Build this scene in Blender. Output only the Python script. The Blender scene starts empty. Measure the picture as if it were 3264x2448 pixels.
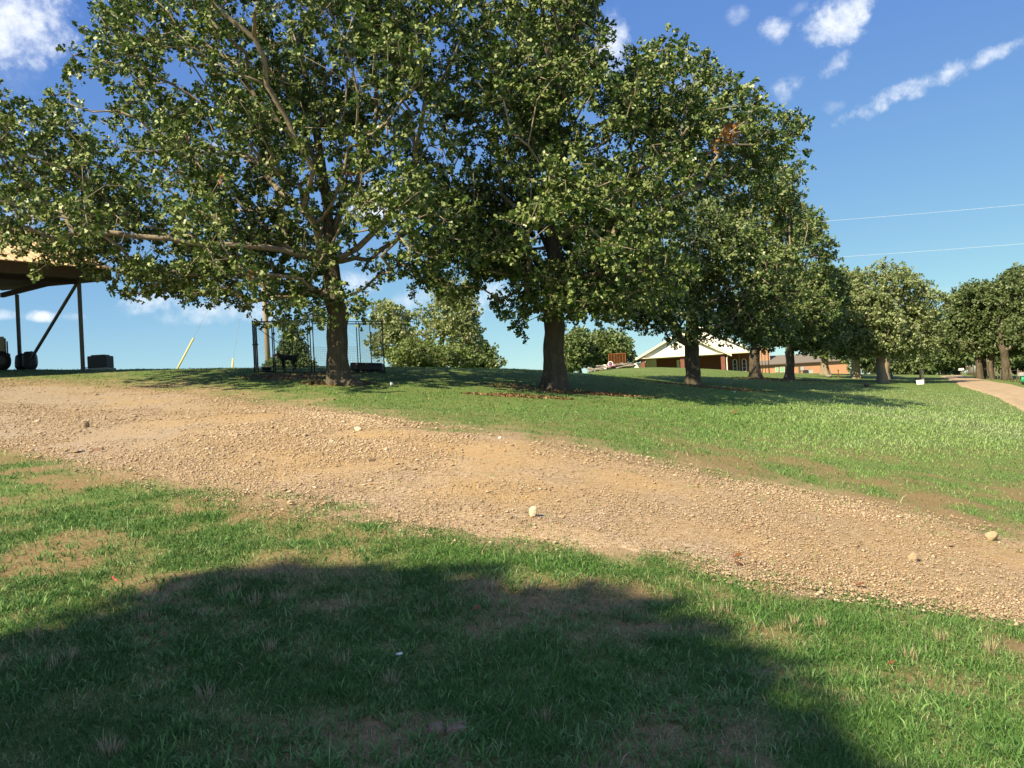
import bpy, bmesh, math, random
import numpy as np
from mathutils import Vector, Matrix
random.seed(7); rng = np.random.default_rng(11)
SC = bpy.context.scene; COL = SC.collection

# ------------------------------------------------------------------ camera
W, H, F = 3264.0, 2448.0, 2670.0           # photo frame in its own pixels, focal length in pixels
EYE = np.array([0.0, 0.0, 1.65]); PITCH, ROLL = math.radians(0.6), math.radians(3.0)
FW = np.array([0, math.cos(PITCH), math.sin(PITCH)]); U0 = np.array([0, -math.sin(PITCH), math.cos(PITCH)]); R0 = np.array([1.0, 0, 0])
RT = math.cos(ROLL)*R0 - math.sin(ROLL)*U0; UP = math.sin(ROLL)*R0 + math.cos(ROLL)*U0
cam = bpy.data.cameras.new("camera"); cam.sensor_width = 36; cam.lens = 36*F/W; cam.clip_start = 0.05; cam.clip_end = 5000
camo = bpy.data.objects.new("camera", cam); COL.objects.link(camo)
camo.matrix_world = Matrix(((RT[0], UP[0], -FW[0], EYE[0]), (RT[1], UP[1], -FW[1], EYE[1]), (RT[2], UP[2], -FW[2], EYE[2]), (0, 0, 0, 1)))
SC.camera = camo

def ray(px, py):
    return FW*F + RT*(px - W/2) - UP*(py - H/2)
def pix(px, py, Y):
    d = ray(px, py); return EYE + d*(Y/d[1])
def to_pix(p):
    d = np.asarray(p, float) - EYE; f = d@FW
    f = np.where(np.abs(f) < 1e-3, 1e-3, f)
    return W/2 + F*(d@RT)/f, H/2 - F*(d@UP)/f, f

# ------------------------------------------------------------------ light
SUN_AZ = np.array([-0.66, -0.75]); SUN_AZ /= np.linalg.norm(SUN_AZ); ELEV = math.radians(40)
SUND = np.array([SUN_AZ[0]*math.cos(ELEV), SUN_AZ[1]*math.cos(ELEV), math.sin(ELEV)])
SHAD = -SUN_AZ/math.tan(ELEV)               # ground displacement of a shadow per metre of height
sl = bpy.data.lights.new("sun", 'SUN'); sl.energy = 5.0; sl.angle = math.radians(0.53); sl.color = (1.0, 0.87, 0.58)
so = bpy.data.objects.new("sun", sl); COL.objects.link(so); so.location = (-20, -20, 40)
so.rotation_euler = Vector(SUND).to_track_quat('Z', 'Y').to_euler()
SC.view_settings.view_transform = 'Standard'; SC.view_settings.look = 'None'; SC.view_settings.exposure = 1.0; SC.view_settings.gamma = 1
SKY_STRENGTH = 0.085

world = bpy.data.worlds.new("World"); SC.world = world; world.use_nodes = True
def build_sky():
    nt = world.node_tree; N = nt.nodes; L = nt.links; N.clear()
    out = N.new("ShaderNodeOutputWorld"); bg = N.new("ShaderNodeBackground"); bg.inputs[1].default_value = SKY_STRENGTH
    sky = N.new("ShaderNodeTexSky"); sky.sky_type = 'NISHITA'; sky.sun_disc = False
    sky.sun_elevation = ELEV; sky.sun_rotation = math.atan2(SUN_AZ[0], SUN_AZ[1]); sky.air_density = 0.8; sky.dust_density = 0.0; sky.ozone_density = 2.2; sky.altitude = 250
    tc = N.new("ShaderNodeTexCoord")
    def math_(op, a, b=None, clamp=False):
        n = N.new("ShaderNodeMath"); n.operation = op; n.use_clamp = clamp
        for k, v in enumerate((a, b)):
            if v is None: continue
            if isinstance(v, (int, float)): n.inputs[k].default_value = v
            else: L.new(v, n.inputs[k])
        return n.outputs[0]
    def dot(v):
        n = N.new("ShaderNodeVectorMath"); n.operation = 'DOT_PRODUCT'; L.new(tc.outputs['Generated'], n.inputs[0]); n.inputs[1].default_value = tuple(v); return n.outputs['Value']
    def noise(scale, detail, rough=0.6, dist=0.0, stretch=(1, 1, 1)):
        mp = N.new("ShaderNodeMapping"); mp.inputs['Scale'].default_value = stretch; L.new(tc.outputs['Generated'], mp.inputs['Vector'])
        n = N.new("ShaderNodeTexNoise"); n.inputs['Scale'].default_value = scale; n.inputs['Detail'].default_value = detail; n.inputs['Roughness'].default_value = rough
        n.inputs['Distortion'].default_value = dist; L.new(mp.outputs[0], n.inputs['Vector']); return n.outputs[0]
    n1 = noise(17, 9, 0.62, 0.3); n2 = noise(46, 7, 0.6, 0.2)
    nn = math_('ADD', math_('MULTIPLY', math_('SUBTRACT', n1, 0.5), 3.4), math_('ADD', math_('MULTIPLY', math_('SUBTRACT', n2, 0.5), 1.7), math_('MULTIPLY', math_('SUBTRACT', noise(120, 5, .65), 0.5), 1.0)))
    # each cloud: centre in the photo, half sizes, tilt in degrees, strength
    clouds = [(50, 70, 170, 150, 0, 1.0), (40, 240, 120, 90, 0, .35), (2470, 95, 52, 52, -35, .9), (2660, 70, 115, 72, -28, 1.05), (2655, 205, 55, 36, -25, .9),
              (2900, 285, 210, 38, -24, 1.0), (3130, 185, 200, 24, -22, .85), (2500, 280, 60, 60, -40, .75), (2235, 290, 85, 55, 0, 1.0), (1955, 150, 60, 110, 0, .9), (2350, 50, 45, 30, -30, .5), (2655, 340, 40, 22, 0, .5),
              (500, 955, 190, 48, -12, .85), (720, 990, 210, 44, 0, .75), (620, 1010, 160, 30, 0, .6), (135, 1006, 52, 18, 0, .95), (15, 1002, 60, 16, 0, .7), (240, 1010, 50, 14, 0, .5),
              (1210, 650, 110, 70, 0, .95), (1540, 955, 110, 70, -25, .95), (640, 490, 190, 40, 0, .8), (240, 680, 200, 60, 0, .9), (800, 500, 120, 50, 0, .7), (3000, 925, 200, 14, -3, .35), (1300, 960, 120, 40, -20, .5), (2780, 980, 60, 30, -20, .5),
              (1900, 210, 90, 60, 0, .8), (1130, 900, 110, 40, 0, .7), (2540, 30, 40, 20, -30, .35)]
    total = None
    for (px, py, rx, ry, tilt, s) in clouds:
        d0 = ray(px, py); d0 = d0/np.linalg.norm(d0); t = math.radians(tilt)
        e1 = RT*math.cos(t) - UP*math.sin(t); e1 = e1 - d0*(e1@d0); e1 /= np.linalg.norm(e1); e2 = np.cross(e1, d0)
        a = math_('DIVIDE', dot(e1), rx/F); b = math_('DIVIDE', dot(e2), ry/F)
        m = math_('SUBTRACT', 1.0, math_('ADD', math_('MULTIPLY', a, a), math_('MULTIPLY', b, b)))
        v = math_('MULTIPLY', math_('ADD', math_('MULTIPLY', m, 0.95), nn), 1.0)
        v = math_('MULTIPLY', math_('MULTIPLY', v, .62, True), s)
        v = math_('MULTIPLY', v, math_('GREATER_THAN', dot(d0), 0.5))
        v = math_('MULTIPLY', v, math_('ADD', math_('MULTIPLY', m, 1.5), 1.2, True))
        total = v if total is None else math_('MAXIMUM', total, v)
    up_ = dot((0, -.62, .78)); n3 = noise(3.2, 6, .6, .2)      # unseen broken cloud added overhead and behind to whiten the fill light
    total = math_('MAXIMUM', total, math_('MULTIPLY', math_('MULTIPLY', math_('SUBTRACT', n3, .46), 5.0, True), math_('MULTIPLY', math_('SUBTRACT', up_, .22), 4.0, True)))
    mr = N.new("ShaderNodeMapRange"); mr.interpolation_type = 'SMOOTHSTEP'; L.new(total, mr.inputs[0]); mr.inputs[1].default_value = 0.02; mr.inputs[2].default_value = 1.0; mr.inputs[4].default_value = 0.93
    sp = N.new("ShaderNodeSeparateColor"); cb = N.new("ShaderNodeCombineColor"); L.new(sky.outputs[0], sp.inputs[0])   # grade the clear sky: flatter towards the horizon
    for k, (g_, k_) in enumerate(((.765, .74), (.708, 1.09), (.25, 2.95))): L.new(math_('MULTIPLY', math_('POWER', sp.outputs[k], g_), k_), cb.inputs[k])
    mx = N.new("ShaderNodeMix"); mx.data_type = 'RGBA'; L.new(mr.outputs[0], mx.inputs[0]); L.new(cb.outputs[0], mx.inputs[6]); mx.inputs[7].default_value = (6.3, 6.6, 7.0, 1)
    L.new(mx.outputs[2], bg.inputs[0]); L.new(bg.outputs[0], out.inputs[0])
build_sky()

# ------------------------------------------------------------------ terrain
ctrl = [(0, 1430, 14.0), (0, 1225, 25), (0, 1180, 32), (250, 1178, 32), (700, 1180, 31), (1080, 1222, 26), (1225, 1188, 30), (1500, 1178, 34),
        (1765, 1240, 28.5), (1700, 1180, 42), (2205, 1224, 42), (1950, 1178, 72), (2080, 1183, 78), (2313, 1193, 98), (2410, 1206, 52), (2515, 1209, 58), (2815, 1219, 62), (2730, 1207, 74),
        (2450, 1191, 125), (2700, 1195, 125), (2990, 1197, 105), (3264, 1310, 36), (3264, 1232, 55), (3120, 1206, 74), (3264, 1720, 9.3), (3264, 1985, 6.15),
        (1632, 1398, 12.6), (1632, 1730, 7.0), (800, 1590, 8.8), (2400, 1300, 25), (2900, 1480, 14.5), (2400, 1545, 10.7), (900, 1310, 18), (400, 1235, 25), (1200, 1500, 10.3), (300, 1750, 7.2), (2900, 1260, 44)]
CP = [pix(*c) for c in ctrl]
CP += [np.array(p, float) for p in [(-2.2, 3.7, .1), (0, 3.7, .0), (2.2, 3.6, -.1), (0, 0, 0), (-6, 2, .35), (6, 0, -.3), (0, -20, -.5), (-20, -15, .3), (20, -20, -1.2), (-35, 5, 2.4), (35, 10, -1.6), (60, 40, -.8), (-60, 40, 2.2),
        (-22, 48, 2.2), (-12, 48, 2.0), (-4, 52, 2.3), (-30, 75, -3), (-10, 80, -1.5), (8, 110, 1.8), (25, 150, 1.6), (80, 150, -.2), (-60, 110, -7), (70, 90, .2)]]
CP = np.array(CP)
def _phi(r2): return np.where(r2 > 1e-9, 0.5*r2*np.log(np.maximum(r2, 1e-9)), 0)
def _solve():
    n = len(CP); d = ((CP[:, None, :2]-CP[None, :, :2])**2).sum(-1); A = np.zeros((n+3, n+3)); A[:n, :n] = _phi(d) + np.eye(n)*1.2
    A[:n, n] = 1; A[:n, n+1:] = CP[:, :2]; A[n, :n] = 1; A[n+1:, :n] = CP[:, :2].T
    return np.linalg.solve(A, np.concatenate([CP[:, 2], [0, 0, 0]]))
WTS = _solve()
def vnoise(x, y, seed=0):
    xi = np.floor(x).astype(np.int64); yi = np.floor(y).astype(np.int64); fx = x-xi; fy = y-yi
    fx = fx*fx*(3-2*fx); fy = fy*fy*(3-2*fy)
    def h(a, b):
        v = (a*374761393 + b*668265263 + seed*1442695041) & 0xffffffff
        v = ((v ^ (v >> 13))*1274126177) & 0xffffffff
        return ((v ^ (v >> 16)) & 0xffff)/65535.0
    return (h(xi, yi)*(1-fx)+h(xi+1, yi)*fx)*(1-fy) + (h(xi, yi+1)*(1-fx)+h(xi+1, yi+1)*fx)*fy
def fbm(x, y, sc, oct=4, seed=0):
    s = 0; a = .5; t = 0
    for k in range(oct):
        s = s + a*vnoise(x*sc*2**k, y*sc*2**k, seed+k*17); t += a; a *= .5
    return s/t
def gz(x, y, rough=True):
    x = np.asarray(x, float); y = np.asarray(y, float); sh = x.shape; x = x.ravel(); y = y.ravel(); z = np.zeros_like(x)
    for i in range(0, len(x), 20000):
        xs, ys = x[i:i+20000], y[i:i+20000]
        d = (xs[:, None]-CP[None, :, 0])**2 + (ys[:, None]-CP[None, :, 1])**2
        z[i:i+20000] = _phi(d)@WTS[:-3] + WTS[-3] + xs*WTS[-2] + ys*WTS[-1]
    r = np.hypot(x, y-20); w = np.clip((r-125)/130, 0, 1); w = w*w*(3-2*w)
    z = np.clip(z, -15, 9)*(1-w) + (-7.0)*w
    if rough:
        k = np.clip(1-r/120, 0, 1)
        z = z + k*(0.10*(fbm(x, y, .35, 3, 5)-.5) + 0.035*(fbm(x, y, 2.2, 2, 9)-.5))
    return z.reshape(sh)
_YS = np.geomspace(2.2, 210, 900)
def gnd(px, py):
    """the point of the ground that this line of sight meets first"""
    d = ray(px, py); P = EYE[None] + d[None]*(_YS/d[1])[:, None]; hgt = P[:, 2]-gz(P[:, 0], P[:, 1])
    k = np.where(hgt <= 0)[0]
    if len(k) == 0: k = [int(np.argmin(hgt))]; return np.array([P[k[0], 0], P[k[0], 1], float(gz(P[k[0], 0], P[k[0], 1]))])
    i = k[0]
    if i == 0: p = P[0]
    else:
        t = hgt[i-1]/(hgt[i-1]-hgt[i]+1e-9); p = P[i-1]*(1-t)+P[i]*t
    return np.array([p[0], p[1], float(gz(p[0], p[1]))])
def at(px, Y, py=1190):
    """the ground under the line of sight through column px at depth Y"""
    p = pix(px, py, Y); z = float(gz(p[0], p[1]))
    for _ in range(4):                       # follow the camera's tilt
        q = pix(px, py, Y); pp = to_pix(np.array([q[0], q[1], z])); p = pix(px, float(pp[1]), Y); z = float(gz(p[0], p[1])); py = float(pp[1])
    return np.array([p[0], p[1], z])

# ------------------------------------------------------------------ mesh helpers
ORG = {}
def tag(o, label=None, cat=None, group=None, kind=None):
    for k, v in (("label", label), ("category", cat), ("group", group), ("kind", kind)):
        if v: o[k] = v
    return o
def thing(name, loc, label, cat, group=None):
    o = bpy.data.objects.new(name, None); o.empty_display_size = .3; COL.objects.link(o); o.location = tuple(loc); ORG[o.name] = np.array(loc, float)
    return tag(o, label, cat, group)
def link(name, me, mat, parent=None, loc=None):
    if mat is not None: me.materials.append(mat)
    o = bpy.data.objects.new(name, me); COL.objects.link(o)
    if parent is not None: o.parent = parent; ORG[o.name] = ORG[parent.name]
    else:
        ORG[o.name] = np.zeros(3) if loc is None else np.array(loc, float); o.location = tuple(ORG[o.name])
    return o
def arrays(name, V, idx, starts, mat, parent=None, loc=None, attrs=None, smooth=False):
    V = np.asarray(V, np.float32); org = ORG[parent.name] if parent is not None else (np.zeros(3) if loc is None else np.array(loc))
    V = V - org.astype(np.float32)
    me = bpy.data.meshes.new(name); me.vertices.add(len(V)); me.vertices.foreach_set("co", V.ravel())
    me.loops.add(len(idx)); me.loops.foreach_set("vertex_index", np.asarray(idx, np.int32))
    me.polygons.add(len(starts)); me.polygons.foreach_set("loop_start", np.asarray(starts, np.int32))
    if smooth: me.polygons.foreach_set("use_smooth", np.ones(len(starts), bool))
    me.update(calc_edges=True); me.validate()
    for k, v in (attrs or {}).items():
        a = me.attributes.new(k, 'FLOAT', 'POINT'); a.data.foreach_set("value", np.asarray(v, np.float32))
    return link(name, me, mat, parent, loc)
class MB:
    def __init__(s): s.v = []; s.f = []
    def add(s, vs, fs):
        b = len(s.v); s.v += [tuple(map(float, p)) for p in vs]; s.f += [tuple(b+i for i in f) for f in fs]; return s
    def box(s, c, size, u=(1, 0, 0), v=(0, 1, 0), w=(0, 0, 1), taper=1.0):
        c = np.array(c, float); u, v, w = (np.array(a, float) for a in (u, v, w)); sx, sy, sz = size
        P = [c + u*sx/2*i*(taper if k > 0 else 1) + v*sy/2*j*(taper if k > 0 else 1) + w*sz/2*k for k in (-1, 1) for j in (-1, 1) for i in (-1, 1)]
        return s.add(P, [(0, 2, 3, 1), (4, 5, 7, 6), (0, 1, 5, 4), (2, 6, 7, 3), (0, 4, 6, 2), (1, 3, 7, 5)])
    def bar(s, a, b, w, h=None, n=None):
        """square bar from a to b"""
        return s.tube([a, b], [w/2*1.41, w/2*1.41], 4, caps=True)
    def tube(s, pts, rad, n=8, caps=True, phase=None):
        pts = np.array(pts, float); rad = np.broadcast_to(np.array(rad, float), (len(pts),))
        t = np.gradient(pts, axis=0); t /= np.linalg.norm(t, axis=1)[:, None]+1e-9
        ref = np.array([0, 0, 1.0]) if abs(t[0][2]) < .9 else np.array([1.0, 0, 0])
        b = len(s.v); a = np.cross(t[0], ref); a /= np.linalg.norm(a); ph = (math.pi/4 if n == 4 else 0) if phase is None else phase
        ang = np.arange(n)*2*math.pi/n + ph
        for i in range(len(pts)):
            a = a - t[i]*(a@t[i]); a /= np.linalg.norm(a)+1e-9; c = np.cross(t[i], a)
            s.v += [tuple(pts[i] + rad[i]*(math.cos(q)*a + math.sin(q)*c)) for q in ang]
        for i in range(len(pts)-1):
            for k in range(n):
                k2 = (k+1) % n; s.f.append((b+i*n+k, b+i*n+k2, b+(i+1)*n+k2, b+(i+1)*n+k))
        if caps:
            s.f.append(tuple(b+k for k in range(n))[::-1]); s.f.append(tuple(b+(len(pts)-1)*n+k for k in range(n)))
        return s
    def ring(s, c, axis, R, r, n=24, m=8, arc=1.0, start=0.0):
        axis = np.array(axis, float); axis /= np.linalg.norm(axis); ref = np.array([0, 0, 1.0]) if abs(axis[2]) < .9 else np.array([1.0, 0, 0])
        a = np.cross(axis, ref); a /= np.linalg.norm(a); b_ = np.cross(axis, a); c = np.array(c, float)
        base = len(s.v); k_n = n if arc == 1.0 else n+1
        for i in range(k_n):
            th = start + 2*math.pi*arc*i/n; o = math.cos(th)*a + math.sin(th)*b_
            for j in range(m):
                ph = 2*math.pi*j/m; s.v.append(tuple(c + o*(R + r*math.cos(ph)) + axis*r*math.sin(ph)))
        for i in range(n):
            i2 = (i+1) % k_n
            for j in range(m):
                j2 = (j+1) % m; s.f.append((base+i*m+j, base+i*m+j2, base+i2*m+j2, base+i2*m+j))
        return s
    def disc(s, c, axis, R, thick, n=20):
        axis = np.array(axis, float); axis /= np.linalg.norm(axis); c = np.array(c, float)
        return s.tube([c-axis*thick/2, c+axis*thick/2], [R, R], n)
    def prism(s, poly, ext):
        """a flat polygon pushed along ext"""
        n = len(poly); P = [np.array(p, float) for p in poly]; Q = [p+np.array(ext, float) for p in P]
        return s.add(P+Q, [tuple(range(n))[::-1], tuple(range(n, 2*n))] + [(i, (i+1) % n, n+(i+1) % n, n+i) for i in range(n)])
    def blob(s, c, r, seed=0, sub=2, amp=.2, flat=0):
        bm = bmesh.new(); bmesh.ops.create_icosphere(bm, subdivisions=sub, radius=1); rr = random.Random(seed)
        dirs = [Vector((rr.gauss(0, 1), rr.gauss(0, 1), rr.gauss(0, 1))).normalized() for _ in range(7)]; amps = [rr.uniform(-1, 1) for _ in range(7)]; cuts = [(Vector((rr.gauss(0, 1), rr.gauss(0, 1), rr.gauss(0, 1))).normalized(), rr.uniform(.55, .9)) for _ in range(flat)]
        vs = []
        for v in bm.verts:
            p = v.co.copy(); k = 1 + amp*sum(a*max(0, p.dot(d))**2 for a, d in zip(amps, dirs))
            p = p*k
            for d, h in cuts:
                e = p.dot(d)-h
                if e > 0: p = p - d*e
            vs.append((c[0]+p.x*r[0], c[1]+p.y*r[1], c[2]+p.z*r[2]))
        fs = [tuple(v.index for v in f.verts) for f in bm.faces]; bm.free(); return s.add(vs, fs)
    def build(s, name, mat, parent=None, loc=None, smooth=False, bevel=0, label=None):
        org = ORG[parent.name] if parent is not None else (np.zeros(3) if loc is None else np.array(loc, float))
        me = bpy.data.meshes.new(name); me.from_pydata([tuple(np.array(p)-org) for p in s.v], [], s.f); me.update()
        if smooth: me.polygons.foreach_set("use_smooth", np.ones(len(me.polygons), bool))
        bm = bmesh.new(); bm.from_mesh(me); bmesh.ops.recalc_face_normals(bm, faces=bm.faces)
        if bevel: bmesh.ops.bevel(bm, geom=[e for e in bm.edges if len(e.link_faces) == 2 and e.calc_face_angle(0) > .5], offset=bevel, segments=2, affect='EDGES', clamp_overlap=True)
        bm.to_mesh(me); bm.free()
        o = link(name, me, mat, parent, loc)
        if label: o['label'] = label
        return o

# ------------------------------------------------------------------ materials
def nodes(name):
    m = bpy.data.materials.new(name); m.use_nodes = True; nt = m.node_tree; nt.nodes.clear(); return m, nt, nt.nodes, nt.links
def ramp(N, L, src, stops):
    r = N.new("ShaderNodeValToRGB"); L.new(src, r.inputs[0]); e = r.color_ramp.elements
    while len(e) > 1: e.remove(e[-1])
    e[0].position = stops[0][0]; e[0].color = (*stops[0][1], 1)
    for p, c in stops[1:]:
        k = e.new(p); k.color = (*c, 1)
    return r.outputs[0]
def noise_tex(N, L, scale, detail=4, rough=.6, coord='Object', stretch=None, dist=0):
    tc = N.new("ShaderNodeTexCoord"); n = N.new("ShaderNodeTexNoise"); n.inputs['Scale'].default_value = scale; n.inputs['Detail'].default_value = detail; n.inputs['Roughness'].default_value = rough; n.inputs['Distortion'].default_value = dist
    if stretch:
        mp = N.new("ShaderNodeMapping"); mp.inputs['Scale'].default_value = stretch; L.new(tc.outputs[coord], mp.inputs['Vector']); L.new(mp.outputs[0], n.inputs['Vector'])
    else: L.new(tc.outputs[coord], n.inputs['Vector'])
    return n.outputs[0]
def mixc(N, L, fac, a, b, mode='MIX'):
    m = N.new("ShaderNodeMix"); m.data_type = 'RGBA'; m.blend_type = mode
    for s, k in ((fac, 0), (a, 6), (b, 7)):
        if isinstance(s, (int, float)): m.inputs[k].default_value = s
        elif isinstance(s, tuple): m.inputs[k].default_value = (*s, 1)
        else: L.new(s, m.inputs[k])
    return m.outputs[2]
def mul(N, L, a, b, op='MULTIPLY', clamp=False):
    m = N.new("ShaderNodeMath"); m.operation = op; m.use_clamp = clamp
    for s, k in ((a, 0), (b, 1)):
        if isinstance(s, (int, float)): m.inputs[k].default_value = s
        else: L.new(s, m.inputs[k])
    return m.outputs[0]
def finish(N, L, col, rough=.8, spec=.3, metal=0, bump=None, bstr=.3, bdist=.02, trans=0, tcol=None):
    out = N.new("ShaderNodeOutputMaterial"); p = N.new("ShaderNodeBsdfPrincipled"); p.inputs['Roughness'].default_value = rough; p.inputs['Specular IOR Level'].default_value = spec; p.inputs['Metallic'].default_value = metal
    if isinstance(col, tuple): p.inputs['Base Color'].default_value = (*col, 1)
    else: L.new(col, p.inputs['Base Color'])
    if bump is not None:
        b = N.new("ShaderNodeBump"); b.inputs['Strength'].default_value = bstr; b.inputs['Distance'].default_value = bdist; L.new(bump, b.inputs['Height']); L.new(b.outputs[0], p.inputs['Normal'])
    if trans:
        t = N.new("ShaderNodeBsdfTranslucent"); L.new(tcol if tcol is not None else col, t.inputs[0]); mx = N.new("ShaderNodeMixShader"); mx.inputs[0].default_value = trans; L.new(p.outputs[0], mx.inputs[1]); L.new(t.outputs[0], mx.inputs[2]); L.new(mx.outputs[0], out.inputs[0])
    else: L.new(p.outputs[0], out.inputs[0])
def simple(name, c, rough=.7, spec=.3, metal=0, var=.25, scale=6, bstr=.15, stretch=None):
    m, nt, N, L = nodes(name); n = noise_tex(N, L, scale, 6, .65, stretch=stretch)
    lo = tuple(max(0, x*(1-var)) for x in c); hi = tuple(min(1, x*(1+var)) for x in c)
    finish(N, L, ramp(N, L, n, [(.3, lo), (.7, hi)]), rough, spec, metal, n, bstr, .01); return m
def attr(N, name):
    a = N.new("ShaderNodeAttribute"); a.attribute_name = name; return a.outputs['Fac']
def leaf_mat(name, dark, mid, lite, under, trans=.28, rough=.42):
    m, nt, N, L = nodes(name); t = attr(N, 'tint')
    c = ramp(N, L, t, [(0, dark), (.55, mid), (1, lite)]); g = N.new("ShaderNodeNewGeometry")
    col = mixc(N, L, g.outputs['Backfacing'], c, mixc(N, L, .72, c, under))
    finish(N, L, col, rough, .35, trans=trans, tcol=mixc(N, L, .5, c, (lite[0]*1.2, lite[1]*1.3, lite[2]*.6))); return m
M = {}
M['oak'] = leaf_mat('oak_leaves', (.017, .046, .010), (.040, .086, .018), (.100, .160, .036), (.275, .325, .115), .22)
M['oak_far'] = leaf_mat('oak_leaves_far', (.028, .062, .016), (.060, .112, .028), (.125, .178, .052), (.240, .290, .115), .24)
M['oak_pale'] = leaf_mat('oak_leaves_pale', (0.087, 0.130, 0.039), (0.159, 0.208, 0.067), (0.251, 0.295, 0.113), (0.328, 0.375, 0.196))
M['wood_dark'] = leaf_mat('wood_leaves', (0.037, 0.070, 0.022), (0.075, 0.119, 0.036), (0.140, 0.181, 0.059), (0.176, 0.217, 0.095))
M['bush'] = leaf_mat('bush_leaves', (.060, .105, .022), (.115, .175, .038), (.190, .250, .066), (.230, .280, .12))
M['cedar'] = leaf_mat('cedar_leaves', (0.037, 0.075, 0.029), (0.068, 0.116, 0.042), (0.119, 0.170, 0.064), (0.119, 0.170, 0.064), .1, .6)
M['fallen'] = leaf_mat('fallen_leaves', (.14, .05, .02), (.24, .095, .03), (.30, .14, .06), (.28, .14, .07))
M['brown_leaf'] = leaf_mat('brown_leaves', (0.224, 0.095, 0.033), (0.358, 0.164, 0.060), (0.470, 0.252, 0.106), (0.448, 0.252, 0.120))
def bark():
    m, nt, N, L = nodes('oak_bark'); n = noise_tex(N, L, 9, 8, .7, stretch=(1, 1, .35)); n2 = noise_tex(N, L, 1.3, 3)
    v = N.new("ShaderNodeTexVoronoi"); v.inputs['Scale'].default_value = 16; tc = N.new("ShaderNodeTexCoord"); mp = N.new("ShaderNodeMapping"); mp.inputs['Scale'].default_value = (1, 1, .3); L.new(tc.outputs['Object'], mp.inputs[0]); L.new(mp.outputs[0], v.inputs['Vector'])
    c = ramp(N, L, n, [(.3, (.036, .028, .020)), (.5, (.085, .066, .046)), (.75, (.16, .128, .09))]); c = mixc(N, L, mul(N, L, n2, .5), c, (.13, .12, .095))
    finish(N, L, c, .9, .15, bump=mul(N, L, v.outputs['Distance'], n), bstr=.9, bdist=.06); return m
M['bark'] = bark()
M['sunlit_bark'] = simple('sunlit_oak_bark', (.25, .20, .145), .9, .15, var=.4, scale=7, bstr=.8, stretch=(3, 3, .7))  # lighter copy of the oak bark: sunlight on far trunks painted in
M['limb'] = simple('limb_bark', (0.230, 0.196, 0.149), .9, .15, var=.4, scale=8, bstr=.5)
M['twig'] = simple('twig_bark', (0.169, 0.137, 0.104), .9, .15)
def ground_mat():
    m, nt, N, L = nodes('ground_soil_and_turf'); v = attr(N, 'veg'); sand = attr(N, 'sand'); lit = attr(N, 'litter')
    n = noise_tex(N, L, 3.0, 8, .7); n2 = noise_tex(N, L, 38, 5, .7); n3 = noise_tex(N, L, .5, 4)
    dirt = ramp(N, L, n2, [(.3, (0.156, 0.106, 0.053)), (.7, (0.304, 0.216, 0.111))])
    turf = ramp(N, L, n2, [(.25, (0.040, 0.084, 0.022)), (.5, (0.079, 0.148, 0.045)), (.75, (0.138, 0.213, 0.072))])
    turf = mixc(N, L, mul(N, L, n3, .55), turf, (.25, .255, .075))
    c = mixc(N, L, v, dirt, turf)
    c = mixc(N, L, sand, c, ramp(N, L, n2, [(.3, (.24, .17, .10)), (.7, (.38, .285, .175))]))
    c = mixc(N, L, lit, c, ramp(N, L, n2, [(.3, (.10, .055, .03)), (.5, (.24, .14, .075)), (.75, (.40, .25, .14))]))
    finish(N, L, c, .95, .1, bump=mul(N, L, n2, n, 'ADD'), bstr=.6, bdist=.03); return m
M['ground'] = ground_mat()
def gravel_mat(name, tone=1.0, red=0.0):
    m, nt, N, L = nodes(name); tc = N.new("ShaderNodeTexCoord")
    def vor(s):
        v = N.new("ShaderNodeTexVoronoi"); v.inputs['Scale'].default_value = s; L.new(tc.outputs['Object'], v.inputs['Vector']); return v
    v1, v2 = vor(38), vor(85); n = noise_tex(N, L, .55, 5, .6); n2 = noise_tex(N, L, 60, 4, .7)
    s = N.new("ShaderNodeSeparateColor"); L.new(v1.outputs['Color'], s.inputs[0])
    g = ramp(N, L, s.outputs[0], [(0, (0.223, 0.155, 0.098)), (.35, (0.343, 0.244, 0.153)), (.7, (0.408, 0.306, 0.210)), (1, (0.520, 0.417, 0.315))])
    dust = ramp(N, L, n2, [(.3, (0.393, 0.242, 0.096)), (.7, (0.496, 0.339, 0.158))])
    f = ramp(N, L, n, [(.38, (0, 0, 0)), (.62, (1, 1, 1))])
    c = mixc(N, L, mul(N, L, f, .6), g, dust)
    k = attr(N, 'grey'); c = mixc(N, L, mul(N, L, k, .6), c, ramp(N, L, s.outputs[1], [(0, (.23, .19, .155)), (.5, (.34, .285, .235)), (1, (.45, .39, .33))]))
    finish(N, L, c, .95, .1, bump=mul(N, L, v1.outputs['Distance'], v2.outputs['Distance'], 'ADD'), bstr=.7, bdist=.015); return m
M['drive'] = gravel_mat('driveway_gravel')
M['road'] = simple('road_dirt', (.37, .275, .18), .95, .1, var=.22, scale=2.2, bstr=.3)
def stone_mat():
    m, nt, N, L = nodes('gravel_stones'); t = attr(N, 'tint'); c = ramp(N, L, t, [(0, (0.184, 0.122, 0.076)), (.3, (0.330, 0.233, 0.148)), (.6, (0.414, 0.308, 0.203)), (.85, (0.522, 0.421, 0.305)), (1, (0.496, 0.299, 0.119))])
    finish(N, L, c, .9, .15); return m
M['stone'] = stone_mat()
def grass_mat(name, stops, trans=.3):
    m, nt, N, L = nodes(name); c = ramp(N, L, attr(N, 'tint'), stops); finish(N, L, c, .55, .25, trans=trans); return m
M['grass'] = grass_mat('lawn_blades', [(0, (0.054, 0.132, 0.029)), (.35, (0.106, 0.227, 0.049)), (.65, (0.182, 0.327, 0.081)), (.85, (0.269, 0.401, 0.124)), (1, (0.350, 0.422, 0.225))])
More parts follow.
